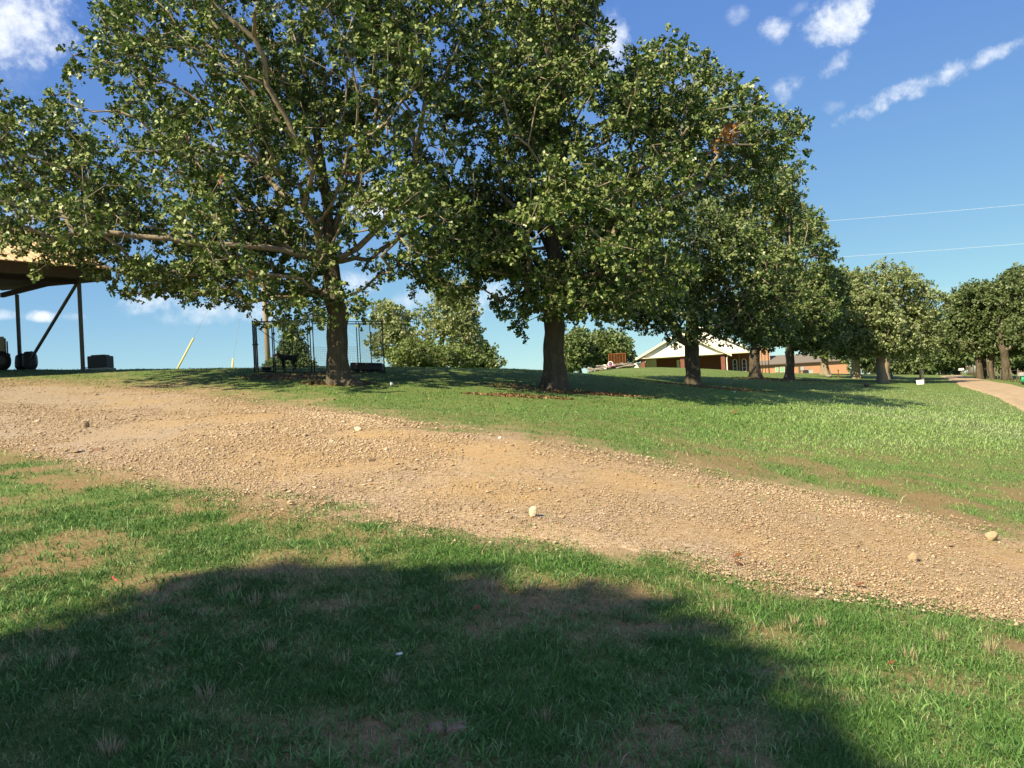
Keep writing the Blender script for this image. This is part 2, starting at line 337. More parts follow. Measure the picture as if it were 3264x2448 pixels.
M['crab'] = grass_mat('broad_blades', [(0, (0.058, 0.139, 0.035)), (.5, (0.111, 0.233, 0.059)), (1, (0.204, 0.337, 0.105))])
M['dry'] = grass_mat('dry_blades', [(0, (.26, .20, .11)), (1, (.46, .38, .24))], .15)
M['litter'] = grass_mat('litter_flakes', [(0, (0.072, 0.035, 0.020)), (.5, (0.194, 0.105, 0.051)), (1, (0.324, 0.203, 0.109))], .1)
def brick(name, c1, c2, mortar, scale=1.0):
    m, nt, N, L = nodes(name); tc = N.new("ShaderNodeTexCoord"); b = N.new("ShaderNodeTexBrick"); mp = N.new("ShaderNodeMapping"); mp.inputs['Rotation'].default_value = (math.pi/2, 0, 0)
    L.new(tc.outputs['Object'], mp.inputs[0]); L.new(mp.outputs[0], b.inputs[0]); b.inputs['Color1'].default_value = (*c1, 1); b.inputs['Color2'].default_value = (*c2, 1); b.inputs['Mortar'].default_value = (*mortar, 1)
    b.inputs['Scale'].default_value = 1/scale; b.inputs['Brick Width'].default_value = .22; b.inputs['Row Height'].default_value = .075; b.inputs['Mortar Size'].default_value = .008
    n = noise_tex(N, L, 2.5, 4); c = mixc(N, L, mul(N, L, n, .35), b.outputs[0], c1)
    finish(N, L, c, .9, .15, bump=b.outputs['Fac'], bstr=.2, bdist=.005); return m
M['redbrick'] = brick('dark_red_brick', (0.164, 0.053, 0.037), (0.213, 0.074, 0.049), (0.246, 0.164, 0.131))
M['orangebrick'] = brick('orange_brick', (.40, .19, .10), (.46, .235, .13), (.45, .33, .24))
M['white'] = simple('white_paint', (.80, .78, .73), .6, .3, var=.04, scale=2, bstr=.03)
M['cream'] = simple('cream_trim', (.70, .62, .48), .6, .3, var=.05, scale=2, bstr=.03)
M['shingle'] = simple('grey_shingles', (.17, .145, .125), .9, .2, var=.3, scale=14, bstr=.3)
M['glass'] = simple('dark_glass', (.03, .035, .04), .15, .5, var=.1)
M['greenpane'] = simple('green_painted_pane', (.22, .42, .27), .5, .3, var=.1)
M['tanmetal'] = simple('tan_roof_metal', (.62, .44, .26), .5, .4, var=.06, scale=3)
M['brownmetal'] = simple('dark_brown_metal', (.075, .055, .035), .6, .3, var=.15)
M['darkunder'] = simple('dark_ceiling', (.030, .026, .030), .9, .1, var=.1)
M['post'] = simple('dark_olive_post', (.075, .070, .050), .6, .3, var=.15)
M['blackmetal'] = simple('black_painted_metal', (.022, .026, .026), .5, .4, var=.2)
M['wire'] = simple('chain_wire', (.035, .04, .045), .5, .4, var=.1)
M['blackplastic'] = simple('black_plastic', (.014, .015, .017), .45, .4, var=.3, scale=10)
M['greyplastic'] = simple('grey_black_plastic', (.045, .047, .055), .5, .35, var=.3, scale=5)
M['khaki'] = simple('khaki_paint', (.20, .185, .125), .5, .4, var=.1)
M['rubber'] = simple('tyre_rubber', (.016, .016, .017), .8, .2, var=.2)
M['yellow'] = simple('yellow_plastic', (.72, .55, .18), .5, .3, var=.06)
M['cable'] = simple('steel_cable', (.30, .31, .33), .4, .5, var=.1)
M['palecable'] = simple('pale_aluminium_cable', (.62, .64, .68), .4, .4, var=.05)
M['poleswood'] = simple('pole_wood', (.34, .27, .19), .9, .15, var=.25, scale=6, stretch=(6, 6, .6), bstr=.4)
M['oldwood'] = simple('weathered_wood', (.23, .205, .175), .9, .15, var=.4, scale=7, stretch=(4, 4, 1), bstr=.4)
M['fencewood'] = simple('fence_wood', (.13, .105, .075), .9, .15, var=.35, scale=6)
M['palewood'] = simple('pale_debarked_wood', (.46, .36, .24), .8, .2, var=.3, scale=5, stretch=(5, 5, .6), bstr=.3)
M['rust'] = simple('rusty_iron', (.25, .095, .035), .85, .25, var=.45, scale=12, bstr=.3)
M['concrete'] = simple('concrete_slab', (.42, .40, .37), .9, .2, var=.12)
M['rock'] = simple('tan_rock', (.36, .27, .17), .9, .15, var=.25, scale=9, bstr=.5)
M['paleRock'] = simple('pale_limestone', (.62, .50, .34), .9, .15, var=.15, scale=9, bstr=.4)
M['darkRock'] = simple('dark_rock', (.12, .085, .06), .9, .15, var=.3, scale=9, bstr=.5)
M['paver'] = simple('worn_brick', (.27, .17, .12), .9, .15, var=.25, scale=9, bstr=.4)
M['ball'] = simple('white_ball', (.82, .80, .76), .6, .3, var=.03)
M['paper'] = simple('white_scrap', (.75, .75, .75), .6, .3, var=.05)
M['pink'] = simple('pink_paint', (.75, .22, .42), .4, .5, var=.05)
M['purple'] = simple('purple_paint', (.18, .08, .30), .4, .5, var=.05)
M['green'] = simple('green_plastic', (.02, .36, .16), .45, .4, var=.08)
M['greymetal'] = simple('grey_metal', (.36, .36, .35), .5, .4, var=.1)
M['red'] = simple('red_paint', (.42, .06, .035), .5, .4, var=.1)
M['blue'] = simple('dull_blue_paint', (.05, .10, .20), .5, .4, var=.1)
M['straw'] = simple('red_straw', (.75, .05, .06), .4, .5, var=.03)
def fur(name, stops):
    m, nt, N, L = nodes(name); finish(N, L, ramp(N, L, attr(N, 'tan'), stops), .7, .25); return m
M['dog'] = fur('black_and_tan_fur', [(0, (.014, .012, .011)), (.45, (.02, .016, .013)), (.6, (.36, .13, .035)), (1, (.42, .17, .05))])

# ------------------------------------------------------------------ ground, driveway, road
UPX = np.array([-900, -400, 0, 300, 560, 797, 1033, 1328, 1623, 1844, 2213, 2508, 2877, 3264, 3700, 4600.]); UPY = np.array([1190, 1208, 1224, 1232, 1244, 1284, 1313, 1362, 1394, 1440, 1505, 1571, 1638, 1719, 1815, 2010.])
LOX = np.array([-900, -400, 0, 295, 590, 885, 1180, 1328, 1623, 1918, 2139, 2361, 2656, 2951, 3264, 3700, 4600.]); LOY = np.array([1290, 1350, 1424, 1490, 1549, 1608, 1640, 1682, 1726, 1756, 1785, 1850, 1896, 1935, 1985, 2060, 2260.])
def upper(px): return np.interp(px, UPX, UPY)
def lower(px): return np.interp(px, LOX, LOY)
RLX = np.array([3264, 3180, 3110, 3065, 3035, 2998.]); RLY = np.array([1312, 1268, 1246, 1232, 1216, 1199.])
RRX = np.array([3264, 3215, 3150, 3110, 3085, 3058.]); RRY = np.array([1236, 1224, 1213, 1206, 1201, 1197.])
MULCH = [(1765, 1246, 2.6, 1.3), (1650, 1262, 1.6, .7), (1930, 1258, 1.8, .7), (2235, 1234, 3.0, 1.2), (940, 1200, 1.8, 1.6), (1080, 1222, 1.2, .8), (2330, 1240, 2.2, .8), (2430, 1208, 2, 1), (2520, 1211, 2, 1)]
MUL = [(gnd(a, b), rx, ry) for a, b, rx, ry in MULCH]
def masks(x, y, z):
    px, py, f = to_pix(np.stack([x, y, z], -1)); vis = f > 1
    up, lo = upper(px), lower(px); t = np.where(vis & (y < 40), (py-up)/(lo-up), -9.0)
    t = t + .20*(fbm(x, y, .8, 3, 21)-.5) + .16*(fbm(x, y, 3.5, 3, 31)-.5)
    inside = np.where((t > .025) & (t < .975), 1.0, 0.0)
    edge = np.clip(1-np.maximum(-t, t-1)/.16, 0, 1)*(1-inside)
    lit = np.zeros_like(x)
    for p, rx, ry in MUL: lit = np.maximum(lit, np.clip(1.5-1.5*np.hypot((x-p[0])/rx, (y-p[1])/ry), 0, 1))
    lit = np.clip(lit*1.6*(fbm(x, y, 1.6, 3, 41)-.1), 0, 1)
    veg = np.clip((fbm(x, y, 1.5, 4, 57)-.350)*4.8, 0, 1)
    far = np.clip((y-11)/8, 0, 1); veg = veg*(1-far) + np.maximum(veg, .9)*far
    fine = np.clip((fbm(x, y, 3.0, 3, 61)-.33)*5, 0, 1); veg = veg*(.6+.4*np.maximum(fine, far))
    return inside, edge, lit, veg, px, py, t
def make_ground():
    a1 = np.radians(np.linspace(-40, 40, 210)); a2 = np.radians(np.linspace(40, 320, 60))[1:-1]; ang = np.concatenate([a1, a2]); rad = np.concatenate([[0.4], np.geomspace(1.0, 2500, 470)])
    A, Rr = np.meshgrid(ang, rad); X = (np.sin(A)*Rr).ravel(); Y = (np.cos(A)*Rr).ravel(); Z = gz(X, Y); na, nr = len(ang), len(rad)
    inside, edge, lit, veg, *_ = masks(X, Y, Z)
    i = np.arange(nr-1)[:, None]*na; j = np.arange(na)[None]; j2 = (j+1) % na
    q = np.stack([i+j, i+j2, i+na+j2, i+na+j], -1).reshape(-1, 4); V = np.stack([X, Y, Z], -1)
    V = np.concatenate([V, [[0, 0, float(gz(0., 0.))]]]); tri = np.stack([np.full(na, len(V)-1), (np.arange(na)+1) % na, np.arange(na)], -1)
    idx = np.concatenate([q[:, ::-1].ravel(), tri[:, ::-1].ravel()]); st = np.concatenate([np.arange(len(q))*4, len(q)*4+np.arange(na)*3])
    ext = lambda a: np.concatenate([a, [.5]])
    sand = np.clip(np.maximum(inside, edge*(.45+1.0*fbm(X, Y, 2.6, 3, 71))), 0, 1)
    tag(arrays("ground", V, idx, st, M['ground'], attrs={'veg': ext(veg), 'sand': ext(sand), 'litter': ext(lit)}, smooth=True), kind='structure')
make_ground()
def strip(name, ea, eb, n, m, lift, mat, jit):
    """a sheet on the ground between two edge lines of ground points"""
    ea, eb = np.array(ea), np.array(eb)
    def res(e):
        d = np.concatenate([[0], np.cumsum(np.linalg.norm(np.diff(e[:, :2], axis=0), axis=1))]); s = np.linspace(0, d[-1], n); return np.stack([np.interp(s, d, e[:, k]) for k in (0, 1)], -1)
    a, b = res(ea), res(eb); t = np.linspace(0, 1, m)[None, :, None]; G = a[:, None]*(1-t)+b[:, None]*t; X, Y = G[..., 0], G[..., 1]
    w = b-a; w = w/np.linalg.norm(w, axis=1)[:, None]; tt = np.linspace(0, 1, m); e = np.clip((tt-.75)/.25, 0, 1)**1.5 - np.clip((.25-tt)/.25, 0, 1)**1.5
    off = jit*((fbm(X, Y, 1.1, 4, 81)-.5)*2 + (fbm(X, Y, 6., 2, 91)-.5))*np.abs(e)[None]
    X = X + off*w[:, None, 0]*1.0; Y = Y + off*w[:, None, 1]; ed = np.minimum(np.arange(m), np.arange(m)[::-1])[None]/(m*.07); Z = gz(X, Y) + lift*np.clip(ed, 0, 1) - .012*np.clip(1-ed*1.6, 0, 1)
    V = np.stack([X, Y, Z], -1).reshape(-1, 3); i = np.arange(n-1)[:, None]*m; j = np.arange(m-1)[None]
    q = np.stack([i+j, i+m+j, i+m+j+1, i+j+1], -1).reshape(-1, 4)
    px, py, f = to_pix(V); grey = np.clip((900-px)/900, 0, 1)
    tag(arrays(name, V, q.ravel(), np.arange(len(q))*4, mat, attrs={'grey': grey}, smooth=True), kind='structure'); return V
ue = [gnd(p, float(upper(p))) for p in np.linspace(-380, 3900, 60)]; le = [gnd(p, float(lower(p))) for p in np.linspace(-380, 3900, 60)]
strip("driveway", ue, le, 420, 46, .016, M['drive'], .34)
rl = [gnd(3500, 1430), gnd(3380, 1370)]+[gnd(a, b) for a, b in zip(RLX, RLY)]; rr = [gnd(3500, 1292), gnd(3380, 1262)]+[gnd(a, b) for a, b in zip(RRX, RRY)]
strip("road", rl, rr, 160, 22, .06, M['road'], .7)

# ------------------------------------------------------------------ gravel stones and grass (stuff)
def make_gravel(n):
    px = rng.uniform(-200, 3450, n*3); u = rng.uniform(0, 1, n*3)**.8; a1 = np.interp(px, np.linspace(-380, 3900, 60), [p[0] for p in ue])
    k = rng.integers(0, 59, n*3); f = rng.uniform(0, 1, n*3); t = rng.uniform(-.12, 1.06, n*3); E, L_ = np.array(ue), np.array(le)
    du = np.linalg.norm(np.diff(E[:, :2], axis=0), axis=1); pr = 1.0/(E[:-1, 1]**.6)*du; k = rng.choice(59, n*3, p=pr/pr.sum())
    A = E[k]*(1-f)[:, None]+E[k+1]*f[:, None]; B = L_[k]*(1-f)[:, None]+L_[k+1]*f[:, None]; P = A*(1-t)[:, None]+B*t[:, None]
    x, y = P[:, 0], P[:, 1]; dens = fbm(x, y, .6, 4, 101); keep = rng.uniform(0, 1, n*3) < np.clip((dens-.36)*3.2, .06, 1)*np.where((t < 0)|(t > 1), .4, 1)*(1-.55*np.exp(-((t-.30)/.09)**2)-.55*np.exp(-((t-.72)/.09)**2)); x, y = x[keep][:n], y[keep][:n]; n = len(x)
    z = gz(x, y)+.02; s = rng.lognormal(math.log(.0069), .46, n); s = np.clip(s, .004, .04)*np.clip(y/9, .9, 1.6)
    oct_ = np.array([(1, 0, 0), (-.9, .2, 0), (.1, 1, .1), (0, -1, -.1), (.1, .1, .8), (0, 0, -.7)]); fc = np.array([(0, 2, 4), (2, 1, 4), (1, 3, 4), (3, 0, 4), (2, 0, 5), (1, 2, 5), (3, 1, 5), (0, 3, 5)])
    th = rng.uniform(0, 6.28, n); c, si = np.cos(th), np.sin(th); o = oct_[None]*(1+.35*rng.normal(size=(n, 6, 1)))*s[:, None, None]*np.stack([rng.uniform(.8, 1.5, n), rng.uniform(.7, 1.1, n), rng.uniform(.38, .72, n)], -1)[:, None]
    V = np.stack([x[:, None]+o[..., 0]*c[:, None]-o[..., 1]*si[:, None], y[:, None]+o[..., 0]*si[:, None]+o[..., 1]*c[:, None], z[:, None]+o[..., 2]+s[:, None]*.25], -1).reshape(-1, 3)
    idx = (fc[None]+6*np.arange(n)[:, None, None]).reshape(-1); tint = np.repeat(np.clip(rng.beta(2.2, 2.2, n), 0, 1), 6)
    tag(arrays("gravel", V, idx, np.arange(n*8)*3, M['stone'], attrs={'tint': tint}), kind='stuff')
make_gravel(150000)
def blades(name, x, y, z, L_, w, lean, tint, mat, az=None):
    n = len(x); az = rng.uniform(0, 2*math.pi, n) if az is None else az; d = np.stack([np.cos(az), np.sin(az), np.zeros(n)], -1); up = np.array([0, 0, 1.0])
    fa = az + rng.uniform(.6, 2.5, n); s = np.stack([np.cos(fa), np.sin(fa), rng.uniform(-.3, .3, n)], -1)*w[:, None]/2
    b = np.stack([x, y, z-.008], -1); l1 = lean*.6; l2 = lean*1.35
    mid = b + (.55*L_)[:, None]*(np.cos(l1)[:, None]*up + np.sin(l1)[:, None]*d); tip = mid + (.5*L_)[:, None]*(np.cos(l2)[:, None]*up + np.sin(l2)[:, None]*d)
    V = np.stack([b-s*.8, b+s*.8, mid-s, mid+s, tip], 1).reshape(-1, 3); base = 5*np.arange(n)[:, None]
    idx = (np.array([0, 1, 3, 2, 2, 3, 4])[None]+base).ravel(); st = (np.array([0, 4])[None]+7*np.arange(n)[:, None]).ravel()
    return tag(arrays(name, V, idx, st, mat, attrs={'tint': np.repeat(tint, 5)}), kind='stuff')
def make_grass(n):
    a = rng.uniform(math.radians(-35), math.radians(35), n); r = np.exp(rng.uniform(math.log(3.4), math.log(85), n)); near = rng.uniform(0, 1, n) < .36; r = np.where(near, np.exp(rng.uniform(math.log(3.4), math.log(10), n)), r); x, y = np.sin(a)*r, np.cos(a)*r; z = gz(x, y)
    inside, edge, lit, veg, px, py, t = masks(x, y, z); f = to_pix(np.stack([x, y, z], -1))[2]
    rdl, rdr = np.interp(px, RLX[::-1], RLY[::-1]), np.interp(px, RRX[::-1], RRY[::-1]); onroad = (px > 2998) & (py < rdl) & (py > rdr-1) & (y > 30)
    clump = fbm(x, y, 5.0, 2, 111)
    keep = rng.uniform(0, 1, n) < np.clip((.10+.95*veg)*(1-.97*inside)*(1-.9*edge*(fbm(x, y, 2.4, 3, 161) < .52))*(1-.8*lit)*(.45+1.1*clump), 0, 1)
    keep &= ~onroad & (py < 2700)
    tuft = (inside > 0) & ((t < .07+.13*np.clip((px-1900)/900, 0, 1)) | (t > .90)) & (fbm(x, y, 2.6, 3, 121) > .50); keep |= tuft & (rng.uniform(0, 1, n) < .6)
    x, y, z, r, px, py, veg, clump, edge = (q[keep] for q in (x, y, z, r, px, py, veg, clump, edge)); n = len(x)
    meadow = np.clip((px-1900)/700, 0, 1)*np.clip((1475-py)/60, 0, 1)*np.clip((py-1225)/30, 0, 1)
    L_ = rng.lognormal(math.log(.040), .40, n)*(1+.7*clump)*(1+1.0*meadow)*(1-.35*edge); L_ *= np.where(r > 14, .66, .80)
    w = .0036*np.clip(r/5.0, .85, 5.5)*rng.uniform(.6, 1.3, n)
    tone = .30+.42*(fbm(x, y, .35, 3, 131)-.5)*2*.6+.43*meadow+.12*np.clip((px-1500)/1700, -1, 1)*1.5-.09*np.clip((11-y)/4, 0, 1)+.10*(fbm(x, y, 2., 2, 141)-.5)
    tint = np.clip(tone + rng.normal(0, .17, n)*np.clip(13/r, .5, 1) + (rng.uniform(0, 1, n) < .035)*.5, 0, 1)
    tint = np.where((rng.uniform(0, 1, n) < .30*(1-veg)+.03), rng.uniform(.85, 1, n), tint)
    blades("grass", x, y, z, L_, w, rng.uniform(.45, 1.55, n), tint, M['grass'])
make_grass(860000)
def make_crab():
    X, Y, L_, W_, LE, T, AZ = [], [], [], [], [], [], []
    k = 0
    while k < 1500:
        px, py = rng.uniform(-120, 3350), rng.uniform(1480, 2500); 
        if py < float(lower(px))+14: continue
        wgt = 1.0 if px < 1000 else (.55 if px < 2250 else .22)
        if py > 2050: wgt = max(wgt, .5) if px < 2350 else .3
        if rng.uniform() > wgt: continue
        d = ray(px, py); p = gnd(px, py)
        if fbm(np.array([p[0]]), np.array([p[1]]), .8, 3, 151)[0] < .46: continue
        m = rng.integers(7, 24); s = rng.uniform(.4, .95); tt = rng.uniform(.2, .8); rad = rng.uniform(.03, .14)
        az = rng.uniform(0, 6.28, m); X += list(p[0]+np.cos(az)*rad*rng.uniform(0, 1, m)); Y += list(p[1]+np.sin(az)*rad*rng.uniform(0, 1, m)); L_ += list(rng.uniform(.05, .115, m)*s); W_ += list(rng.uniform(.006, .012, m)*s); LE += list(rng.uniform(.5, 1.35, m)); T += list(np.clip(tt+rng.normal(0, .2, m), 0, 1)); AZ += list(az+rng.normal(0, .3, m)); k += 1
    X, Y = np.array(X), np.array(Y); blades("coarse_grass", X, Y, gz(X, Y), np.array(L_), np.array(W_), np.array(LE), np.array(T), M['crab'], np.array(AZ))
make_crab()
def make_dry():
    spots = [(520, 1920), (700, 1900), (760, 1890), (900, 1920), (830, 1930), (560, 1880), (1120, 1935), (170, 2130), (210, 2110), (1080, 2130), (330, 2395), (350, 2400), (640, 2235), (860, 2080), (1240, 2180), (120, 2030), (440, 1985), (1370, 1950), (1750, 2300), (2480, 2010), (2520, 2000), (2600, 2000), (2300, 1950), (1680, 1890), (1560, 1870), (3000, 2050), (2900, 2100), (3150, 2080)]
    X, Y, L_, AZ, LE = [], [], [], [], []
    for px, py in spots:
        for q in range(2):
            p = gnd(px+rng.uniform(-25, 25), py+rng.uniform(-10, 10)); m = rng.integers(16, 40); az = rng.uniform(0, 6.28, m); X += list(p[0]+np.cos(az)*rng.uniform(0, .05, m)); Y += list(p[1]+np.sin(az)*rng.uniform(0, .05, m)); AZ += list(az); L_ += list(rng.uniform(.04, .11, m)); LE += list(rng.uniform(.05, .7, m))
    n = 5000; a = rng.uniform(-.6, .6, n); r = np.exp(rng.uniform(math.log(3.5), math.log(14), n)); x, y = np.sin(a)*r, np.cos(a)*r; ins, ed, li, ve, px, py, t = masks(x, y, gz(x, y)); k = (ins < .5)
    X += list(x[k]); Y += list(y[k]); AZ += list(rng.uniform(0, 6.28, k.sum())); L_ += list(rng.uniform(.03, .09, k.sum())); LE += list(rng.uniform(.5, 1.5, k.sum()))
    X, Y = np.array(X), np.array(Y); n = len(X); blades("dry_grass", X, Y, gz(X, Y), np.array(L_), rng.uniform(.0022, .0045, n), np.array(LE), rng.uniform(0, 1, n), M['dry'], np.array(AZ))
make_dry()
def make_litter():
    X, Y = [], []
    for p, rx, ry in MUL:
        m = 520; a = rng.uniform(0, 6.28, m); q = np.sqrt(rng.uniform(0, 1, m)); X += list(p[0]+np.cos(a)*q*rx); Y += list(p[1]+np.sin(a)*q*ry)
    m = 450; a = rng.uniform(-.45, .4, m); r = rng.uniform(20, 55, m); X += list(np.sin(a)*r); Y += list(np.cos(a)*r)
    X, Y = np.array(X), np.array(Y); n = len(X); blades("leaf_litter", X, Y, gz(X, Y)+.01, rng.uniform(.05, .11, n), rng.uniform(.03, .06, n), rng.uniform(.9, 1.45, n), rng.uniform(0, 1, n), M['litter'])
make_litter()

# ------------------------------------------------------------------ trees
LOBED = np.array([(0, 0), (.30, .22), (.42, .12), (.72, .36), (1.0, .03), (.74, -.36), (.44, -.12), (.28, -.22)]); DIAMOND = np.array([(0, 0), (.55, .34), (1.0, 0), (.5, -.34)])
def leaves(name, P, A, size, tmpl, tint, mat, parent, fold=.25, under=None):
    n = len(P); k = len(tmpl); A = A/np.linalg.norm(A, axis=1)[:, None]; ref = rng.normal(size=(n, 3)); S = np.cross(A, ref); S /= np.linalg.norm(S, axis=1)[:, None]; Nn = np.cross(A, S)
    flip = Nn[:, 2] < 0; fl = flip & (rng.uniform(0, 1, n) < (.62 if under is None else under)); Nn[fl] *= -1; S[fl] *= -1
    tx, ty = tmpl[:, 0], tmpl[:, 1]
    V = P[:, None] + size[:, None, None]*(A[:, None]*tx[None, :, None] + S[:, None]*ty[None, :, None] - Nn[:, None]*(fold*np.abs(ty)+.12*tx*tx)[None, :, None])
    return arrays(name, V.reshape(-1, 3), np.arange(n*k), np.arange(n)*k, mat, parent, attrs={'tint': np.repeat(tint, k)})
def lobe_points(lobes, n, Y):
    vol = np.array([l[2]*l[3]*(l[4]*F/Y) for l in lobes])**.8; c = rng.choice(len(lobes), n, p=vol/vol.sum()); out = []
    for k in c:
        px, py, rx, ry, rd = lobes[k][:5]; dy = lobes[k][5] if len(lobes[k]) > 5 else 0
        v = rng.normal(size=3); v /= np.linalg.norm(v); r = rng.uniform(.18, 1)**.45
        C = pix(px, py, Y+dy); out.append(C + v*r*np.array([rx*Y/F, rd, ry*Y/F]))
    return np.array(out)
def skeleton(base, chain, limbs, pts, bf=.32):
    pos = [base]; par = [-1]; pl = [0.0]
    def extend(path, start):
        cur = start
        for p in path:
            d = np.linalg.norm(p-pos[cur]); m = max(1, int(d/.5)); s = pos[cur]
            for i in range(1, m+1):
                q = s*(1-i/m)+p*(i/m)
                if i < m: q = q + rng.normal(size=3)*.035*min(d, 2)
                pos.append(q); par.append(cur); pl.append(pl[cur]+np.linalg.norm(q-pos[cur])); cur = len(pos)-1
    extend(chain, 0); nchain = len(pos)
    for lb in limbs:
        k = int(np.argmin(np.linalg.norm(np.array(pos)-lb[0], axis=1))); extend(lb[1:], k)
    ninit = len(pos); P = np.array(pos); PL = np.array(pl); lowz = P[min(nchain-1, max(2, nchain//5))][2]
    D = np.linalg.norm(pts[:, None]-P[None], axis=2) + bf*PL[None] + 50*(P[None, :, 2] < lowz-.01)*(np.arange(len(P)) < nchain)[None]
    bp = D.argmin(1); bc = D.min(1); done = np.zeros(len(pts), bool); node_of = {}
    for _ in range(len(pts)):
        i = int(np.where(done, 1e9, bc).argmin()); done[i] = True; pr = int(bp[i]); a, b = pos[pr], pts[i]; d = np.linalg.norm(b-a); m = max(1, int(d/.55)); cur = pr
        for q in range(1, m+1):
            t = q/m; c = a*(1-t)+b*t
            if q < m: c = c + rng.normal(size=3)*.06*d + np.array([0, 0, .10*d*t*(1-t)])
            pos.append(c); par.append(cur); pl.append(pl[cur]+np.linalg.norm(c-pos[cur])); cur = len(pos)-1
            cost = np.linalg.norm(pts-c[None], axis=1)+bf*pl[cur]; u = (cost < bc) & ~done; bc[u] = cost[u]; bp[u] = cur
        node_of[i] = cur
    return np.array(pos), np.array(par), nchain, ninit, node_of
def make_tree(name, label, px, py, Y, lobes, trunk_w, n_attr, clump, per, leaf, mat='oak', chain=(), limbs=(), group=None, tmpl=LOBED, spread=.265, flare=1.0, root=None, brown=(), base=None, cat="tree", twigs=True, tip=.012, trunk_mat='bark', top=None, fluff=.0, outline=None):
    base = at(px, Y, py) if base is None else base
    t = thing(name, base, label, cat, group)
    pts = lobe_points(lobes, int(n_attr*1.45), Y); sc_ = 26.0/max(Y, 26); a_ = pts*sc_*1.0
    nz = fbm(a_[:, 0]*1.0+a_[:, 2]*.63+31, a_[:, 1]*.8-a_[:, 2]*.77+17, .62, 2, int(px) % 97); pts = pts[np.argsort(-nz)[:n_attr]]
    pts = pts[pts[:, 2] > gz(pts[:, 0], pts[:, 1])+.35]
    if outline is not None:
        qx, qy, _ = to_pix(pts); pts = pts[qy > np.interp(qx, *outline)]
    ch = [pix(a, b, Y+(c[0] if c else 0)) for a, b, *c in chain] if chain else [base+np.array([rng.normal()*.1, rng.normal()*.1, 1.2]), base*np.array([1, 1, 0])+np.array([0, 0, np.percentile(pts[:, 2], 25)])+np.array([rng.normal()*.15, rng.normal()*.15, 0]), pts.mean(0)*np.array([.6, .6, 0])+base*np.array([.4, .4, 0])+np.array([0, 0, np.percentile(pts[:, 2], 75)])]
    lb = [[pix(a, b, Y+(c[0] if c else 0)) for a, b, *c in l] for l in limbs]
    pos, par, nch, ninit, node_of = skeleton(base, ch, lb, pts)
    n = len(pos); acc = np.zeros(n); kids = [[] for _ in range(n)]
    for i in range(1, n): kids[par[i]].append(i)
    ex = 2.15
    for i in range(n-1, -1, -1):
        if not kids[i]: acc[i] = tip**ex
        if i: acc[par[i]] += acc[i]
    rad = acc**(1/ex); r0 = trunk_w/2; rad *= np.where(np.arange(n) < ninit, 1, 1); scale = r0/rad[1]; big = np.clip(rad/rad[1], 0, 1); rad = rad*(1+(scale-1)*big**.6)
    # tubes, following the thickest child
    tb, lm = MB(), MB(); seen = np.zeros(n, bool)
    stack = [0]
    while stack:
        i = stack.pop(); path = [par[i], i] if par[i] >= 0 else [i]; cur = i
        while kids[cur]:
            ks = sorted(kids[cur], key=lambda k: -acc[k]); stack += ks[1:]; cur = ks[0]; path.append(cur)
        P = pos[path]; Rr = rad[path].copy()
        if par[i] >= 0: Rr[0] = min(Rr[0], Rr[1]*1.25)
        if i == 0:
            k_tr = next((k for k in range(2, len(path)) if Rr[k] < r0*.38), len(path)-1)
            m = 26; d = np.concatenate([[0], np.cumsum(np.linalg.norm(np.diff(P, axis=0), axis=1))]); s = np.concatenate([[-.25, -.05], np.geomspace(.05, d[-1], 44)])
            C = np.stack([np.interp(np.maximum(s, 0), d, P[:, k]) for k in range(3)], -1); C[:2, 2] = base[2]+s[:2]; R_ = np.interp(np.maximum(s, 0), d, Rr)
            ths = np.arange(m)*2*math.pi/m; vs = []; ph = random.uniform(0, 6)
            for c, r, h in zip(C, R_, s):
                h = max(h, 0); fl = np.exp(-h/(.75*r0+.16))*flare
                for th in ths:
                    k = 1 + fl*(.55+.45*math.cos(4*th+ph)) + .05*math.sin(5*th+h*3+ph)+.04*math.sin(9*th-h*5)
                    if root is not None: k += 1.9*math.exp(-h/.22)*max(0, math.cos(th-root))**8
                    vs.append((c[0]+r*k*math.cos(th), c[1]+r*k*math.sin(th), c[2]-(.0 if h > 0.1 else .0)))
            q = len(C); tb.add(vs, [(a*m+b, a*m+(b+1) % m, (a+1)*m+(b+1) % m, (a+1)*m+b) for a in range(q-1) for b in range(m)]+[tuple((q-1)*m+b for b in range(m))])
        elif len(P) > 1:
            Rr = np.maximum(Rr, .006); mx = Rr.max()
            (lm).tube(P, Rr, 9 if mx > .06 else (6 if mx > .025 else 4), caps=True)
    tb.build("trunk", M[trunk_mat], t, smooth=True)
    if lm.v: lm.build("branches", M['limb'], t, smooth=True)
    # leaf clumps round the branch ends
    ends = np.array([pos[node_of[i]] for i in node_of]); cen = np.array([pos[par[node_of[i]]] for i in node_of]); dirs = ends-cen; dirs /= np.linalg.norm(dirs, axis=1)[:, None]+1e-6
    m = len(ends)*clump; e = np.repeat(ends, clump, 0); dd = np.repeat(dirs, clump, 0)
    off = rng.normal(size=(m, 3)); off /= np.linalg.norm(off, axis=1)[:, None]; off *= (spread*rng.uniform(.25, 1.25, m)**.8)[:, None]; off[:, 2] *= .75; tw = e + off + dd*spread*.35
    ctint = np.repeat(np.clip(rng.normal(.45, .13, len(ends)), 0, 1), clump)
